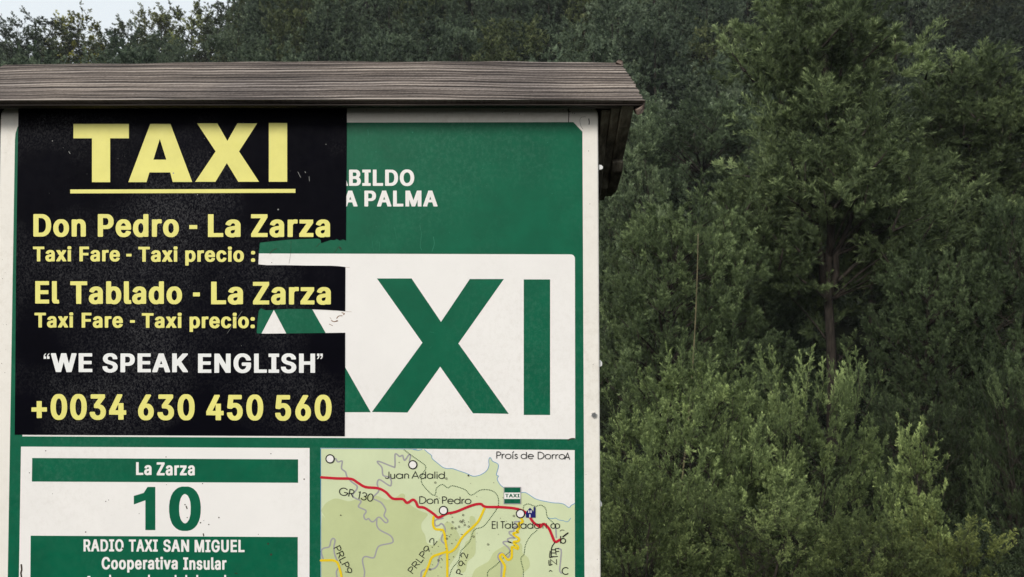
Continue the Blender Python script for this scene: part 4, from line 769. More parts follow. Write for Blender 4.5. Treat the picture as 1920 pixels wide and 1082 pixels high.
def grained_plank(name, ya, yb, fa, fb, thick, mat, parent, seed, x0, xa, xb):
    """a plank from the edge y=ya to the edge y=yb whose face is weathered into ridges along x"""
    r = np.random.default_rng(seed)
    nu, nv = 520, 150
    vv = np.linspace(0, 1, nv)
    prof = np.zeros(nv)
    g = 0.0
    while g < 1.05:                                    # uneven year rings: a hard ridge, a worn groove
        s = r.uniform(0.035, 0.085)
        prof += r.uniform(0.6, 1.25) * np.exp(-((vv - g) / (s * 0.24)) ** 2)
        g += s
    prof = prof * 1.6 - 0.8
    gr = []
    verts = []
    wob = np.cumsum(r.normal(0, 1, nu)); wob = np.convolve(wob, np.ones(60) / 60, 'same') * 0.0025
    endj = np.convolve(r.normal(0, 1, nv), np.ones(5) / 5, 'same') * 0.003
    for i in range(nu):
        u = i / (nu - 1)
        for j in range(nv):
            v = vv[j]
            x = x0 + (xa + (xb - xa) * v - x0) * u
            if i == nu - 1: x += endj[j]
            y = ya + (yb - ya) * v
            z = fa(x) + (fb(x) - fa(x)) * v
            vs = min(max(v + wob[i] + 0.004 * math.sin(u * 60 + v * 9), 0), 1) * (nv - 1)
            k = int(vs); k = min(k, nv - 2)
            h = (prof[k] * (1 - vs + k) + prof[k + 1] * (vs - k)) * 0.0010
            h *= 0.8 + 0.25 * math.sin(u * 23 + v * 31)
            gr.append(min(1, max(0, 0.5 + 0.45 * h / 0.0010 + r.normal() * 0.06)))
            if v > 0.97: h += 0.0007 * math.sin(u * 37) * math.sin(u * 11 + 2)
            verts.append((x, y, z + h))
    fs = [(i * nv + j, (i + 1) * nv + j, (i + 1) * nv + j + 1, i * nv + j + 1) for i in range(nu - 1) for j in range(nv - 1)]
    loop = [i * nv for i in range(nu)] + [(nu - 1) * nv + j for j in range(1, nv)] + [i * nv + nv - 1 for i in range(nu - 2, -1, -1)] + [j for j in range(nv - 2, 0, -1)]
    nrm = Vector((0, -(fb(0) - fa(0)), yb - ya)).normalized()
    if nrm.z < 0: nrm = -nrm
    base = len(verts)
    gr += [0.12] * len(loop)  # lower edge and underside coloured dark to carry the shade below the plank
    for a in loop: verts.append(tuple(Vector(verts[a]) - nrm * thick + Vector((0, (0.024 if a % nv == 0 else 0) * (1 if yb > ya else -1), 0))))
    n = len(loop)
    fs += [(loop[(k + 1) % n], loop[k], base + k, base + (k + 1) % n) for k in range(n)]
    fs.append(tuple(base + k for k in range(n)))
    if yb < ya: fs = [f[::-1] for f in fs]
    mb = MB(); mb.add(verts, fs)
    o = mb.build(name, mat, parent)
    a = o.data.attributes.new('grain', 'FLOAT', 'POINT'); a.data.foreach_set('value', gr)
    return o


roof = grained_plank('roof', YF, YR, zf, zr, 0.0095, M['plank'], board, 5, XL0, XR0, XR1)
grained_plank('rear_plank', YBK, YR + 0.002, lambda x: zf(x) + 0.01, zr, 0.0125, M['plank'], roof, 8, XL0, XR0 - 0.01, XR1 - 0.004)
# broken corner of the plank and a splinter at the ridge
c = Vector((XR0, YF, zf(XR0)))
mb = MB(); mb.prism([c + Vector(p) for p in ((0.000, 0.002, -0.006), (0.002, 0.012, -0.010), (-0.002, 0.010, -0.020), (-0.012, 0.006, -0.026), (-0.016, 0.004, -0.016))],
                    [c + Vector(p) for p in ((-0.001, 0.040, 0.004), (0.001, 0.045, -0.002), (-0.003, 0.045, -0.012), (-0.012, 0.042, -0.014), (-0.016, 0.040, -0.004))])
mb.build('broken_corner', M['split'], roof, bevel=0.002)
c = Vector((XR1, YR, zr(XR1)))
mb = MB(); mb.prism([c + Vector(p) for p in ((-0.012, -0.012, -0.002), (-0.002, -0.016, -0.007), (0.004, -0.008, -0.010), (0.003, -0.004, 0.003), (-0.006, -0.006, 0.005))],
                    [c + Vector(p) for p in ((-0.012, 0.012, -0.002), (-0.002, 0.012, -0.006), (0.004, 0.012, -0.006), (0.003, 0.010, 0.002), (-0.006, 0.010, 0.004))])
mb.build('splinter', M['split'], roof, bevel=0.001)


def bracket(x0, x1, step):
    def pr(prof, x): return [(x, y, z) for y, z in prof]
    q = lambda py, Y: pix(1150, py, Y).z
    outer = [(1.452, q(199, 1.452)), (1.50, q(238, 1.50)), (1.56, q(276, 1.56)), (1.60, q(300, 1.60)), (1.590, q(304, 1.59)), (1.605, q(322, 1.605)), (1.66, q(345, 1.66)), (1.70, q(360, 1.70)), (1.78, q(368, 1.78)), (1.78, 2.00), (1.62, 2.07)]
    inner = [(1.468, q(203, 1.468)), (1.52, q(246, 1.52)), (1.58, q(286, 1.58)), (1.63, q(325, 1.63)), (1.67, q(354, 1.67)), (1.73, q(376, 1.73)), (1.73, 2.00), (1.62, 2.06)]
    inner2 = [(1.48, q(206, 1.48)), (1.54, q(258, 1.54)), (1.60, q(318, 1.60)), (1.64, q(354, 1.64)), (1.69, q(386, 1.69)), (1.69, 2.00), (1.61, 2.05)]
    e = lambda k: x0 + (x1 - x0) * k
    mb = MB(); mb.prism(pr(outer, e(0.60)), pr(outer, x1))
    b = mb.build('bracket', M['bracket'], board, bevel=0.002)
    mb = MB(); mb.prism(pr(inner, e(0.30)), pr(inner, e(0.585)))
    mb.build('inner_board', M['bracket'], b, bevel=0.002)
    mb = MB(); mb.prism(pr(inner2, x0), pr(inner2, e(0.285)))
    mb.build('batten', M['bracket'], b, bevel=0.002)


bracket(0.168, 0.223, 1)
bracket(-0.968, -1.023, -1)

# ------------------------------------------------------------------ the taxi poster stuck over the board
poster = thing('taxi_poster', bp(340, 820, 7), 'black poster with yellow taxi lettering and two torn-out prices stuck on the green board', 'poster')
sheet = [(34.5, 203.5), (120, 203), (250, 203.5), (400, 203), (540, 203.2), (650.5, 203), (649.5, 330), (648.6, 446)]
sheet += [(648.4, 451), (643, 448.5), (637, 451), (631, 447.6), (627, 450), (620, 449.5), (611, 452.5), (602, 455.6), (601.5, 450), (598, 447.6), (594, 446.8), (570, 447.6), (540, 449), (510, 452), (486.8, 454.6), (485.2, 470), (484, 495.6), (500, 497.2), (537, 497.2), (575, 498), (620, 498.3), (634, 499), (647.6, 500.6)]
sheet += [(647.4, 540), (647.2, 583.6), (632, 582.2), (610, 581), (585.6, 579.9), (566, 579.2), (545, 579), (520, 580), (505, 581.2), (497, 581.4), (493, 579.8), (489.5, 578.2), (486.6, 580), (484.6, 583.4), (482.6, 600), (480.9, 622), (481.5, 625), (500, 625.6), (537, 625.2), (575, 624.8), (610, 624.4), (647.2, 623.8)]
sheet += [(647, 720), (646.4, 818.2), (500, 817.4), (300, 816.4), (150, 815.8), (27.4, 815.2), (28.5, 700), (30, 500), (32.5, 330)]
mb = MB(); fill(mb, [sheet], 7)
n0 = len(sheet)
mb.f = [t for t in mb.f]
back = [bp(x, y, 5) for x, y in sheet]
mb.add([bp(x, y, 7) for x, y in sheet] + back, [(i, (i + 1) % n0, (i + 1) % n0 + n0, i + n0) for i in range(n0)])
mb.build('sheet', M['black'], poster)
mb = MB()
for L in ([[(392, 149), (688, 149), (688, 226), (588, 226), (588, 460), (491, 460), (491, 226), (392, 226)]],
          [[(802, 149), (910, 149), (1026, 459), (922, 459), (909, 408), (798, 408), (782, 460), (685, 460)], [(853, 229), (888, 340), (819, 340)]],
          [[(1052, 146), (1160, 146), (1214, 240), (1267, 146), (1373, 146), (1276, 296), (1383, 458), (1272, 458), (1211, 358), (1150, 458), (1042, 458), (1151, 296)]],
          [[(1435, 144), (1533, 144), (1533, 458), (1435, 458)]]):
    fill(mb, [Z1(l) for l in L], 8)
orient(mb).build('title', M['yellow'], poster)
flat('underline', [Z1([(375, 499), (1577, 496), (1577, 517), (375, 520)])], 8, M['yellow'], poster)
words('route_line', [('Don', 178, 458, 630, 751), ('Pedro', 522, 955, 630, 752), ('-', 1010, 1053, 630, 752), ('La', 1110, 1284, 631, 753), ('Zarza', 1340, 1762, 631, 753)], Z1, 8, M['yellow'], poster)
words('fare_line', [('Taxi', 176, 381, 804, 883), ('Fare', 424, 640, 804, 883), ('-', 674, 702, 804, 884), ('Taxi', 738, 948, 805, 885), ('precio', 989, 1302, 806, 885), (':', 1340, 1362, 806, 885)], Z1, 8, M['yellow'], poster)
words('route_line', [('El', 188, 316, 77, 197), ('Tablado', 375, 972, 78, 199), ('-', 1030, 1067, 80, 200), ('La', 1127, 1297, 80, 201), ('Zarza', 1350, 1766, 81, 202)], Z2, 8, M['yellow'], poster)
words('fare_line', [('Taxi', 184, 391, 246, 325), ('Fare', 436, 656, 246, 326), ('-', 694, 720, 247, 327), ('Taxi', 757, 970, 248, 327), ('precio:', 1012, 1360, 248, 328)], Z2, 8, M['yellow'], poster)
words('language_line', [('“WE', 233, 493, 462, 563), ('SPEAK', 547, 1003, 463, 564), ('ENGLISH”', 1057, 1723, 464, 567)], Z2, 8, M['cream'], poster)
words('phone_number', [('+0034', 168, 674, 681, 817), ('630', 737, 1039, 682, 819), ('450', 1101, 1405, 684, 820), ('560', 1469, 1770, 685, 822)], Z2, 8, M['yellow'], poster)
mb = MB()
for P, w in (([(1460, 838), (1440, 826), (1480, 810), (1490, 808)], 0), ):
    pass
scr = MB()
for P, w in (([(1590, 405), (1605, 435)], 2), ([(1628, 404), (1632, 410)], 3), ([(1650, 430), (1652, 455)], 2), ([(367, 296), (374, 308)], 3)):
    ribbon(scr, Z1(P), w / 2.847, 8.6)
for P, w in (([(1212, 357), (1250, 300), (1292, 238)], 1.1), ):
    ribbon(scr, Z2(P), w / 2.847, 8.8)
for i in range(24):
    disc(scr, rnd.uniform(36, 645), rnd.uniform(215, 445 if i % 2 else 812), rnd.uniform(0.25, 0.6), 8.6, 6)
for x, y, r in ((1485, 606, 4), (280, 240, 3), (1055, 527, 2.5), (1740, 258, 2.5), (926, 412, 4)):
    (x, y), = Z1([(x, y)]); disc(scr, x, y, r / 2.847, 8.7, 8)
orient(scr).build('scratches', M['scratch'], poster)
# marks inside the torn-out strips belong to the board
tm = MB()
for P, w in (([(340, 238), (360, 210), (405, 185)], 4), ([(545, 110), (540, 230), (525, 330)], 2), ([(1000, 170), (985, 200), (960, 225)], 3), ([(820, 135), (790, 170)], 3)):
    ribbon(tm, smooth_line(Z7(P)), w / 5.152, 4)
for x, y, r in ((358, 322, 4), (1020, 182, 9), (1010, 170, 5), (1032, 196, 5)):
    (x, y), = Z7([(x, y)]); disc(tm, x, y, r / 5.152, 4, 8)
orient(tm).build('tear_scars', M['dirt'], panel)
tm = MB()
for P, w in (([(912, 915), (945, 930)], 5), ([(920, 852), (935, 870)], 3), ([(935, 882), (960, 892), (995, 885)], 8), ([(985, 860), (1005, 838), (1040, 835)], 7), ([(1035, 805), (1060, 815), (1050, 825)], 7), ([(990, 880), (975, 890)], 7),
             ([(1072, 795), (1130, 797)], 2), ([(1072, 366), (1110, 368)], 2)):
    ribbon(tm, smooth_line(Z7(P)), w / 5.152, 4)
orient(tm).build('glue_stains', M['rust'], panel)

# ------------------------------------------------------------------ trees
def unit(a):
    return a / np.maximum(np.linalg.norm(a, axis=-1, keepdims=True), 1e-9)


def leaf_quads(P, D, L, W, r):
    """one pointed blade per row"""
    S = unit(np.cross(D, unit(r.normal(size=D.shape))))
    mid = P + D * (L * 0.5)[:, None]
    V = np.stack([P, mid + S * (W / 2)[:, None], P + D * L[:, None], mid - S * (W / 2)[:, None]], 1)
    return V.reshape(-1, 3)


def clump_leaves(r, C, R, out, shoots, subs, leaves, llen, lwid, upness=0.9, spread=0.85):
    """plumes of small leaves: every clump sends up shoots, every shoot carries side sprigs ending in a tuft"""
    nC = len(C)
    up = np.array([0, 0, 1.0])
    sd = unit(r.normal(size=(nC, shoots, 3)) * spread + out[:, None, :] * 0.55 + up * upness)
    s0 = C[:, None, :] + r.normal(size=(nC, shoots, 3)) * (R * 0.30)[:, None, None] - up * (R * 0.35)[:, None, None]
    sl = R[:, None] * (0.6 + 0.95 * r.uniform(0, 1, (nC, shoots)) ** 1.6)
    t = r.uniform(0.15, 1.0, (nC, shoots, subs)); t[..., 0] = 1.0; t[..., 1] = 0.88
    base = s0[:, :, None] + sd[:, :, None] * (sl[..., None] * t)[..., None] + up * (sl[..., None] * 0.18 * t * t)[..., None]
    d = unit(sd[:, :, None] * 0.85 + r.normal(size=(nC, shoots, subs, 3)) * 0.52 + up * 0.25)
    ln = sl[..., None] * (0.42 - 0.22 * t) * r.uniform(0.75, 1.25, t.shape)
    q = np.broadcast_to(np.linspace(0.0, 1.0, leaves), t.shape + (leaves,))
    P = base[..., None, :] + d[..., None, :] * (ln[..., None] * q)[..., None]
    D = unit(d[..., None, :] * 0.9 + r.normal(size=P.shape) * 0.38 + up * 0.15)
    L = llen * (1.05 - 0.4 * q) * r.uniform(0.7, 1.3, q.shape)
    tw = r.normal(0, 0.10, (nC, 1, 1, 1)) + r.normal(0, 0.07, (nC, shoots, 1, 1)) + r.normal(0, 0.08, q.shape)
    tint = 0.27 + tw * 1.3 + 0.45 * q ** 2 * np.clip(t[..., None], 0.3, 1)     # pale young tips, contrast raised further to stand for lit plume ends
    N = P.size // 3
    V = leaf_quads(P.reshape(N, 3), D.reshape(N, 3), L.reshape(N), np.full(N, lwid) * r.uniform(0.7, 1.2, N), r)
    lines = [(s0.reshape(-1, 3), (s0 + sd * sl[..., None] * 0.8 + up * (sl * 0.12)[..., None]).reshape(-1, 3))]
    return V, np.clip(tint.reshape(N), 0, 1), lines


def quad_mesh(name, V, tint, hue=None):
    n = len(V) // 4
    me = bpy.data.meshes.new(name)
    me.vertices.add(len(V)); me.vertices.foreach_set('co', V.astype(np.float32).ravel())
    me.loops.add(len(V)); me.loops.foreach_set('vertex_index', np.arange(len(V), dtype=np.int32))
    me.polygons.add(n)
    me.polygons.foreach_set('loop_start', np.arange(0, len(V), 4, dtype=np.int32))
    me.polygons.foreach_set('loop_total', np.full(n, 4, dtype=np.int32))
    a = me.attributes.new('tint', 'FLOAT', 'FACE'); a.data.foreach_set('value', tint.astype(np.float32))
    if hue is not None:
        h = me.attributes.new('hue', 'FLOAT_COLOR', 'FACE')
        h.data.foreach_set('color', np.concatenate([hue, np.ones((n, 1))], 1).astype(np.float32).ravel())
    me.update(calc_edges=True)
    return me


def tube(mb, P, R, n=7):
    P = np.asarray(P, float); R = np.asarray(R, float)
    T = unit(np.gradient(P, axis=0))
    ref = np.array([0.31, 0.95, 0.05])
    A = unit(np.cross(T, ref)); B = np.cross(T, A)
    ang = np.arange(n) * 2 * math.pi / n
    ring = P[:, None] + (A[:, None] * np.cos(ang)[None, :, None] + B[:, None] * np.sin(ang)[None, :, None]) * R[:, None, None]
    m = len(P)
    mb.add(ring.reshape(-1, 3).tolist(), [(i * n + j, i * n + (j + 1) % n, (i + 1) * n + (j + 1) % n, (i + 1) * n + j) for i in range(m - 1) for j in range(n)] + [tuple(range((m - 1) * n, m * n))])


def curve(a, b, bend, n=6):
    t = np.linspace(0, 1, n)[:, None]
    return np.asarray(a) * (1 - t) + np.asarray(b) * t + np.asarray(bend) * (4 * t * (1 - t))


TEMPL = {}


def template(key, seed, H, W, base, nclump, cr, shoots, subs, leaves, llen, lwid, shape='oval', stems=1, upness=0.9, shell=0.6, spread=0.85, sep=1.05, fork=False):
    """crown and trunk meshes of one kind of tree, standing on the origin, H tall and W wide"""
    r = np.random.default_rng(seed)
    C = []
    tries = 0
    while len(C) < nclump and tries < 60000:
        tries += 1
        h = r.uniform(base, 0.97)
        u = (h - base) / (1 - base)
        if shape == 'oval': rad = math.sqrt(max(0, 1 - (2 * u - 0.9) ** 2 / 1.25))
        elif shape == 'cone': rad = (1 - u) ** 0.75 * 0.95 + 0.10
        elif shape == 'dome': rad = math.sqrt(max(0, 1 - u * u)) * 0.9 + 0.08
        else: rad = 0.55 + 0.45 * math.sin(u * 9.0 + seed) * (1 - u) if u < 0.75 else 0.62 * (1 - u) / 0.25 + 0.1      # tiers
        if r.uniform() > rad + 0.15: continue
        az = r.uniform(0, 2 * math.pi)
        rr = rad * W / 2 * (1 - (1 - r.uniform() ** 0.5) * (1 - shell * 0.5)) * (0.80 + 0.28 * math.sin(az * 2 + seed) * math.sin(az * 3 + seed * 2 + h * 5))
        c = np.array([rr * math.cos(az), rr * math.sin(az), h * H])
        if C and min(np.linalg.norm((c - q) * np.array([1, 1, 1.25])) for q in C) < cr * H * sep: continue
        if fork and h < 0.54 and c[1] < 0.2 and abs(c[0] - 0.1) < 0.95: continue
        C.append(c)
    C = np.array(C)
    R = cr * H * r.uniform(0.65, 1.45, len(C))
    out = unit(C * np.array([1, 1, 0]) + 1e-6)
    V, tint, lines = clump_leaves(r, C, R, out, shoots, subs, leaves, llen, lwid, upness, spread)
    H0, W0 = H, W
    H = float(np.percentile(V[:, 2], 98.8)); W = 2 * float(np.percentile(np.hypot(V[:, 0], V[:, 1]), 96))
    crown = quad_mesh(key + '_crown', V, tint)
    crown.materials.append(M['leaf'])
    mb = MB()
    tops = []
    for s in range(stems):
        foot = np.array([0.0, 0.0, -0.04 * H]) + (r.normal(size=3) * np.array([0.03, 0.03, 0]) * H if stems > 1 else 0)
        top = np.array([r.normal() * 0.02 * H, r.normal() * 0.02 * H, 0.90 * H]) if stems == 1 else np.array([r.normal() * 0.16 * W, r.normal() * 0.16 * W, 0.75 * H])
        P = curve(foot, top, r.normal(size=3) * np.array([0.02, 0.02, 0]) * H, 12)
        P[1:-1, :2] += r.normal(size=(10, 2)) * 0.004 * H
        r0 = (0.0115 if fork else 0.016) * H / math.sqrt(stems)
        tube(mb, P, np.linspace(r0, r0 * 0.18, 12), 8)
        tops.append((P, r0))
    if fork:                                    # bare limbs that show below the crown
        for a, b, ra in (((0, 0, 0.40 * H), (-0.75, -0.9, 0.60 * H), 0.10), ((0, 0, 0.38 * H), (0.55, -0.8, 0.62 * H), 0.10), ((0.05, -0.1, 0.42 * H), (2.1, -1.0, 0.545 * H), 0.06), ((0, -0.1, 0.45 * H), (-1.4, -1.0, 0.53 * H), 0.05), ((0.2, -0.3, 0.48 * H), (1.0, -1.1, 0.57 * H), 0.04), ((-0.3, -0.4, 0.5 * H), (-1.3, -0.7, 0.66 * H), 0.04)):
            Q = curve(a, b, (0, 0, 0.12), 9); Q[1:-1] += r.normal(size=(7, 3)) * 0.03
            tube(mb, Q, np.linspace(ra, ra * 0.3, 9), 7)
    for c, rr in zip(C, R):
        P, r0 = tops[r.integers(len(tops))]
        d = np.hypot(c[0], c[1])
        zt = c[2] - d * r.uniform(0.45, 0.9)
        i = int(np.argmin(np.abs(P[:, 2] - max(zt, P[1, 2] + 0.1 * H * base)))); i = min(max(i, 1), len(P) - 2)
        k = r0 * (1 - 0.8 * i / len(P))
        if fork and r.uniform() < 0.6: continue
        b = curve(P[i], c, np.array([0, 0, 0.07 * d]) + r.normal(size=3) * 0.03 * d, 6)
        tube(mb, b, np.linspace(max(k * (0.25 if fork else 0.5), 0.0015 * H), max(k * 0.12, 0.0010 * H), 6), 5)
        a0, a1 = lines[0]
    step = max(1, len(lines[0][0]) // 260)
    for a, b in zip(lines[0][0][::step], lines[0][1][::step]):
        tube(mb, [a, (a + b) / 2 + r.normal(size=3) * 0.01, b], [0.0022 * H, 0.0016 * H, 0.0007 * H], 4)
    me = bpy.data.meshes.new(key + '_trunk')
    me.from_pydata(mb.v, [], mb.f); me.materials.append(M['bark'])
    me.polygons.foreach_set('use_smooth', [True] * len(me.polygons))
    TEMPL[key] = (crown, me, H, W)
    print('T', key, len(C), len(crown.polygons), H0, H, W0, W)


template('tall', 11, 15.0, 6.2, 0.30, 180, 0.047, 9, 12, 28, 0.17, 0.0145, 'tiers', 1, 1.1, 0.8, 0.6, fork=True)
template('round', 23, 11.0, 7.0, 0.22, 120, 0.060, 9, 12, 25, 0.17, 0.0145, 'oval', 1, 1.1, 0.8, 0.6)
template('bush', 31, 4.0, 4.4, 0.10, 90, 0.088, 9, 12, 23, 0.078, 0.0080, 'dome', 4, 1.35, 0.9, 0.5)
template('bush_loose', 37, 4.0, 4.2, 0.12, 64, 0.092, 9, 12, 23, 0.078, 0.0080, 'oval', 5, 1.4, 0.9, 0.5)
template('sapling', 43, 2.6, 1.5, 0.12, 60, 0.075, 8, 10, 20, 0.060, 0.007, 'cone', 1, 1.3, 0.9, 0.5)
template('feather', 53, 9.0, 5.0, 0.16, 105, 0.060, 9, 11, 25, 0.17, 0.0145, 'cone', 2, 1.5, 0.8, 0.5)
template('far_a', 61, 8.0, 6.5, 0.15, 48, 0.095, 6, 7, 9, 0.28, 0.080, 'dome', 1, 0.9, 0.9, 0.7)
template('far_b', 67, 9.0, 5.6, 0.15, 48, 0.085, 6, 7, 9, 0.28, 0.080, 'oval', 1, 1.1, 0.9, 0.7)
template('far_c', 71, 10.0, 5.0, 0.15, 46, 0.080, 6, 7, 9, 0.28, 0.080, 'cone', 1, 1.3, 0.9, 0.7)


def tree(name, key, px, ytop, Y, width, tone, label, cat, group=None, rot=0.0, base_px=None):
    """a tree whose crown top the photograph shows at px, ytop and that stands Y metres away, width in photo pixels"""
    crown, trunk, H, W = TEMPL[key]
    top = pix(px, ytop, Y)
    gz = ground_z(top.x, Y)
    t = thing(name, (top.x, Y, gz), label, cat, group)
    s = (width / FPX * Y) / W
    h = (top.z - gz) / H
    t.scale = (s, s, h)
    t.rotation_euler = (0, 0, rot)
    for nm, me in (('trunk', trunk), ('crown', crown)):
        o = bpy.data.objects.new(nm, me); COL.objects.link(o); o.parent = t
        o.color = tuple(tone) + (1,)
    return t


G0 = (1.0, 1.0, 1.0)
tree('pine_tree', 'tall', 1545, -12, 24.0, 400, (1.5, 1.6, 1.3), 'tall dark tree with a bare forked trunk showing under its crown, right of the board', 'tree', rot=0.0)
tree('pine_tree', 'tall', 1815, 128, 26.0, 360, (1.35, 1.45, 1.15), 'second tallest dark tree, right of the tall forked tree', 'tree', rot=2.2)
tree('heath_tree', 'feather', 1190, 250, 34.0, 230, (1.8, 1.92, 1.9), 'pale feathery tree just right of the roof bracket', 'tree', rot=1.0)
tree('heath_tree', 'round', 1305, 205, 40.0, 320, (1.2, 1.34, 1.3), 'broad mid-green tree between the roof corner and the tall forked tree', 'tree', rot=0.3)
tree('heath_tree', 'feather', 1395, 380, 31.0, 260, (1.2, 1.32, 1.2), 'grey-green tree left of the forked trunk, above the pale bush', 'tree', rot=4.0)
tree('heath_tree', 'round', 1270, 400, 22.0, 330, (1.6, 1.74, 1.4), 'olive tree beside the right edge of the board, with a thin pale dead stem', 'tree', rot=2.6)
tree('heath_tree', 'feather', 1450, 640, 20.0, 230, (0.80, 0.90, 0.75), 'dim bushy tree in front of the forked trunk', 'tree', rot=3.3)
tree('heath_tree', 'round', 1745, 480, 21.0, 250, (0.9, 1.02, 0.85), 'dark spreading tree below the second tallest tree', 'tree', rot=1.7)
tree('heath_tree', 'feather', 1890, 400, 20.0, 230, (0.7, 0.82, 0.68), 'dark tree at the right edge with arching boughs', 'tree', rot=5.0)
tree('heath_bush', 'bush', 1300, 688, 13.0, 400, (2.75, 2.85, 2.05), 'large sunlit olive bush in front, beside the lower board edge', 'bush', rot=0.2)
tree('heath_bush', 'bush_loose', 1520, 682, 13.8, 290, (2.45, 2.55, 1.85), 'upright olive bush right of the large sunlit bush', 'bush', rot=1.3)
tree('heath_bush', 'bush_loose', 1690, 745, 17.0, 260, (0.5, 0.57, 0.46), 'shaded bush with dark stems behind the small pointed sapling', 'bush', rot=2.2)  # shade of the dark gap is put into its leaf tone
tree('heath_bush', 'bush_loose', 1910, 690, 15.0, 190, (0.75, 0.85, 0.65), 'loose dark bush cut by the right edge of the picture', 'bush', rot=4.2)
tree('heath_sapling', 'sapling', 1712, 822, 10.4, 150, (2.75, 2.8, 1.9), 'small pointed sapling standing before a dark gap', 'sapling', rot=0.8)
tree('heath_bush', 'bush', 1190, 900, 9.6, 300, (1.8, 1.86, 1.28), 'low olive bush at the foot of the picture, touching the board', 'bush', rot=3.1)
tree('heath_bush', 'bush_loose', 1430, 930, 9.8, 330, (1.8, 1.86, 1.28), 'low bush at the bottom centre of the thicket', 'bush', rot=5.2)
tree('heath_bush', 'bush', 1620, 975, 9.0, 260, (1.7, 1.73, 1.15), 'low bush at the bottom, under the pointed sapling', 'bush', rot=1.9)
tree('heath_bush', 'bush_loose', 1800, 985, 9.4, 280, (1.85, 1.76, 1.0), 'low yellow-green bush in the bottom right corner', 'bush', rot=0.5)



def undergrowth():
    """low brush that hides the slope between the bushes"""
    r = np.random.default_rng(7)
    Vs, Ts, Hs = [], [], []
    for Y in np.arange(11.0, 36.0, 1.5):
        for x in np.arange(-0.35 * Y, 0.70 * Y + 2, 1.7):
            xx, yy = x + r.uniform(-.6, .6), Y + r.uniform(-.6, .6)
            gz = ground_z(xx, yy)
            n = 9 if xx > 0.05 * Y else 4
            C = np.stack([r.normal(0, .55, n), r.normal(0, .55, n), r.uniform(0.1, 0.8, n)], 1) + np.array([xx, yy, gz])
            V, T, _ = clump_leaves(r, C, r.uniform(.35, .6, n), unit(r.normal(size=(n, 3))), 6, 7, 10, 0.075, 0.017, 1.0, 0.8)
            Vs.append(V); Ts.append(T)
            Hs.append(np.broadcast_to(np.array((0.55, 0.62, 0.48)) * r.uniform(.75, 1.1), (len(V) // 4, 3)))
    me = quad_mesh('undergrowth', np.concatenate(Vs), np.concatenate(Ts), np.concatenate(Hs))
    me.materials.append(M['wood_leaf'])
    o = bpy.data.objects.new('undergrowth', me); COL.objects.link(o)
    tag(o, 'low dark brush covering the slope between the bushes', 'undergrowth', kind='stuff')
    print('undergrowth quads', len(me.polygons))


undergrowth()

# a thin dead stem standing in the olive tree
a, b = pix(1285, 600, 19.5), pix(1309, 438, 19.5)
mb = MB(); tube(mb, curve((a.x - 0.3, 19.5, ground_z(a.x, 19.5) - 0.2), b, (0.12, 0, 0), 12), np.linspace(0.025, 0.009, 12), 6)
o = mb.build('dead_stem', M['twig'], smooth=True)
tag(o, 'thin pale dead stem standing up in front of the olive tree', 'dead stem')

# the skyline above the roof, left
sky_row = [(30, 42, 104, 95, (1.1, 1.15, 1.2), 'far_b', 'small bluish tree at the left end of the skyline'),
           (95, 34, 108, 130, (1.1, 1.12, 0.95), 'far_a', 'round tree left of the yellowing tree on the skyline'),
           (150, 26, 110, 110, (3.0, 2.4, 0.75), 'far_a', 'yellowing tree on the skyline'),
           (245, 46, 110, 120, (1.1, 1.1, 0.9), 'far_a', 'low tree in the dip of the skyline'),
           (298, 22, 112, 85, (2.1, 1.8, 0.8), 'far_b', 'slim tree right of the dip in the skyline'),
           (355, 10, 108, 125, (2.0, 1.85, 1.2), 'far_a', 'light olive tree on the skyline beside the dark wood'),
           (425, 2, 106, 110, (1.0, 1.05, 0.9), 'far_c', 'pointed dark tree where the wood leaves the sky')]
for k, (px, yt, Y, w, tone, key, lab) in enumerate(sky_row):
    tree('skyline_tree', key, px, yt, Y, w, tone, lab, 'tree', 'trees on the skyline', rot=k * 1.3)


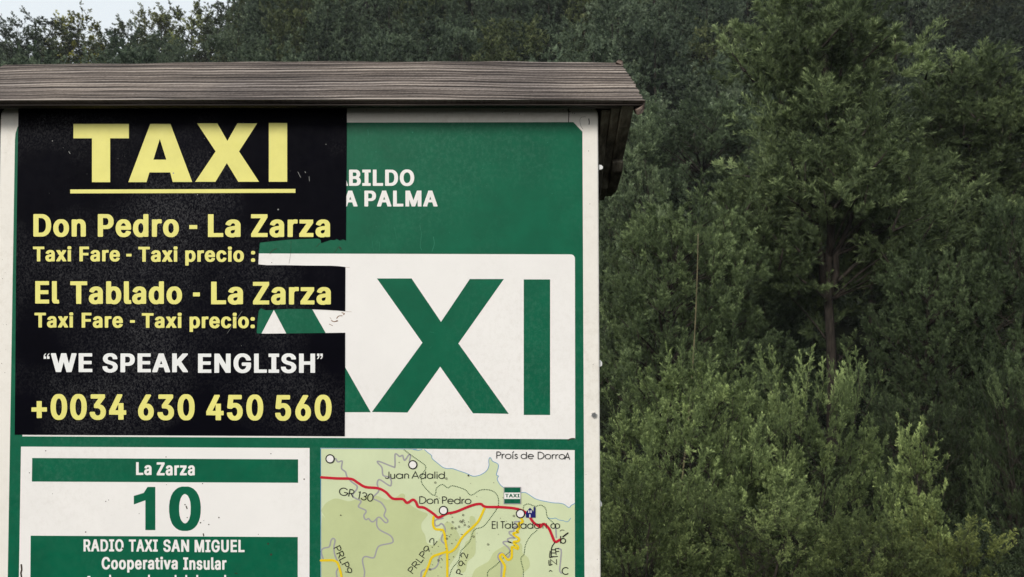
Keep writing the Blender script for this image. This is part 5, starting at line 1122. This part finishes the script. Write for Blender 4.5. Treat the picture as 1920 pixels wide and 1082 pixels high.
# the wood that covers the hillside behind: one mass
def woodland():
    r = np.random.default_rng(99)
    Vs, Ts, Hs = [], [], []
    wood = MB()
    n = 0
    for Y in np.concatenate([np.arange(17, 38, 3.5), np.arange(40, 150, 4.8)]):
        half = 0.66 * Y + 8
        for x in np.arange(-half, half, 6.3):
            xx = x + r.uniform(-1.6, 1.6); yy = Y + r.uniform(-1.6, 1.6)
            key = ('far_a', 'far_b', 'far_c')[r.integers(3)]
            crown, _, H, W = TEMPL[key]
            s = r.uniform(0.8, 1.3)
            gz = ground_z(xx, yy)
            if yy < 38: s *= 0.75
            top = gz + H * s
            px = 960 + xx / yy * FPX
            py = 541 - FPX * math.tan(math.atan2(top - CAMZ, yy) - PITCH)
            if px < 430 and py < (78 if px < 60 else 68): continue        # the skyline trees stand there
            bot = 541 - FPX * math.tan(math.atan2(gz - CAMZ, yy) - PITCH)
            hid = px < 1060 and py > 150                                       # behind the board: seen only from the side
            if px > 1060 and (py > 560 or yy < 38): continue
            if hid and px < 80: continue
            if yy < 38 and px > 1060 - 90 - 5200 / yy: continue
            if not hid and yy < 38: continue
            if bot < -60: continue
            a = r.uniform(0, 6.28); ca, sa = math.cos(a), math.sin(a)
            V = TEMPL_V[key] @ np.array([[ca, sa, 0], [-sa, ca, 0], [0, 0, 1]]) * s + np.array([xx, yy, gz])
            T = TEMPL_T[key]
            if hid:
                keep = r.uniform(size=len(T)) < 0.5
                V = V.reshape(-1, 4, 3)[keep].reshape(-1, 3); T = T[keep]
            Vs.append(V); Ts.append(T)
            t = r.uniform()
            hill_shade = 0.40 + 0.60 * (0.5 - 0.5 * math.tanh((px - 1450) / 150.0))       # shade of the right-hand hillside put into the leaf tone
            tone = hill_shade * np.array((1.22, 1.30, 1.38) if t < 0.5 else (1.65, 1.74, 1.84) if t < 0.7 else (0.75, 0.84, 0.9) if t < 0.9 else (1.2, 1.15, 0.85)) * r.uniform(0.72, 1.2)
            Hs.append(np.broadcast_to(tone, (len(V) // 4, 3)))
            tube(wood, [(xx, yy, gz - 0.4), (xx, yy, gz + H * s * 0.85)], [0.14, 0.03], 5)
            n += 1
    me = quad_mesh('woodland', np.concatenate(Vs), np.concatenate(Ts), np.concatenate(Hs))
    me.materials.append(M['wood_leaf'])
    o = bpy.data.objects.new('woodland', me); COL.objects.link(o)
    tag(o, 'dense dark wood covering the hillside behind the board', 'woodland', kind='stuff')
    wo = wood.build('woodland_trunks', M['bark'])
    wo.parent = o
    print('woodland trees', n, 'quads', len(me.polygons))


TEMPL_V, TEMPL_T = {}, {}
for key in ('far_a', 'far_b', 'far_c'):
    me = TEMPL[key][0]
    V = np.empty(len(me.vertices) * 3, np.float32); me.vertices.foreach_get('co', V); TEMPL_V[key] = V.reshape(-1, 3).astype(float)
    T = np.empty(len(me.polygons), np.float32); me.attributes['tint'].data.foreach_get('value', T); TEMPL_T[key] = T
woodland()


# ------------------------------------------------------------------ the air over the valley
def haze(density):
    m = bpy.data.materials.new('haze')
    m.use_nodes = True
    nt = m.node_tree
    nt.nodes.remove(nt.nodes['Principled BSDF'])
    v = nt.nodes.new('ShaderNodeVolumePrincipled')
    v.inputs['Color'].default_value = (0.90, 0.95, 1.0, 1)
    v.inputs['Density'].default_value = density
    v.inputs['Anisotropy'].default_value = 0.0
    nt.links.new(v.outputs['Volume'], nt.nodes['Material Output'].inputs['Volume'])
    mb = MB(); mb.box(-152, 152, -62, 177, -8, 125)
    o = mb.build('haze', m)
    tag(o, kind='stuff')


haze(0.00028)
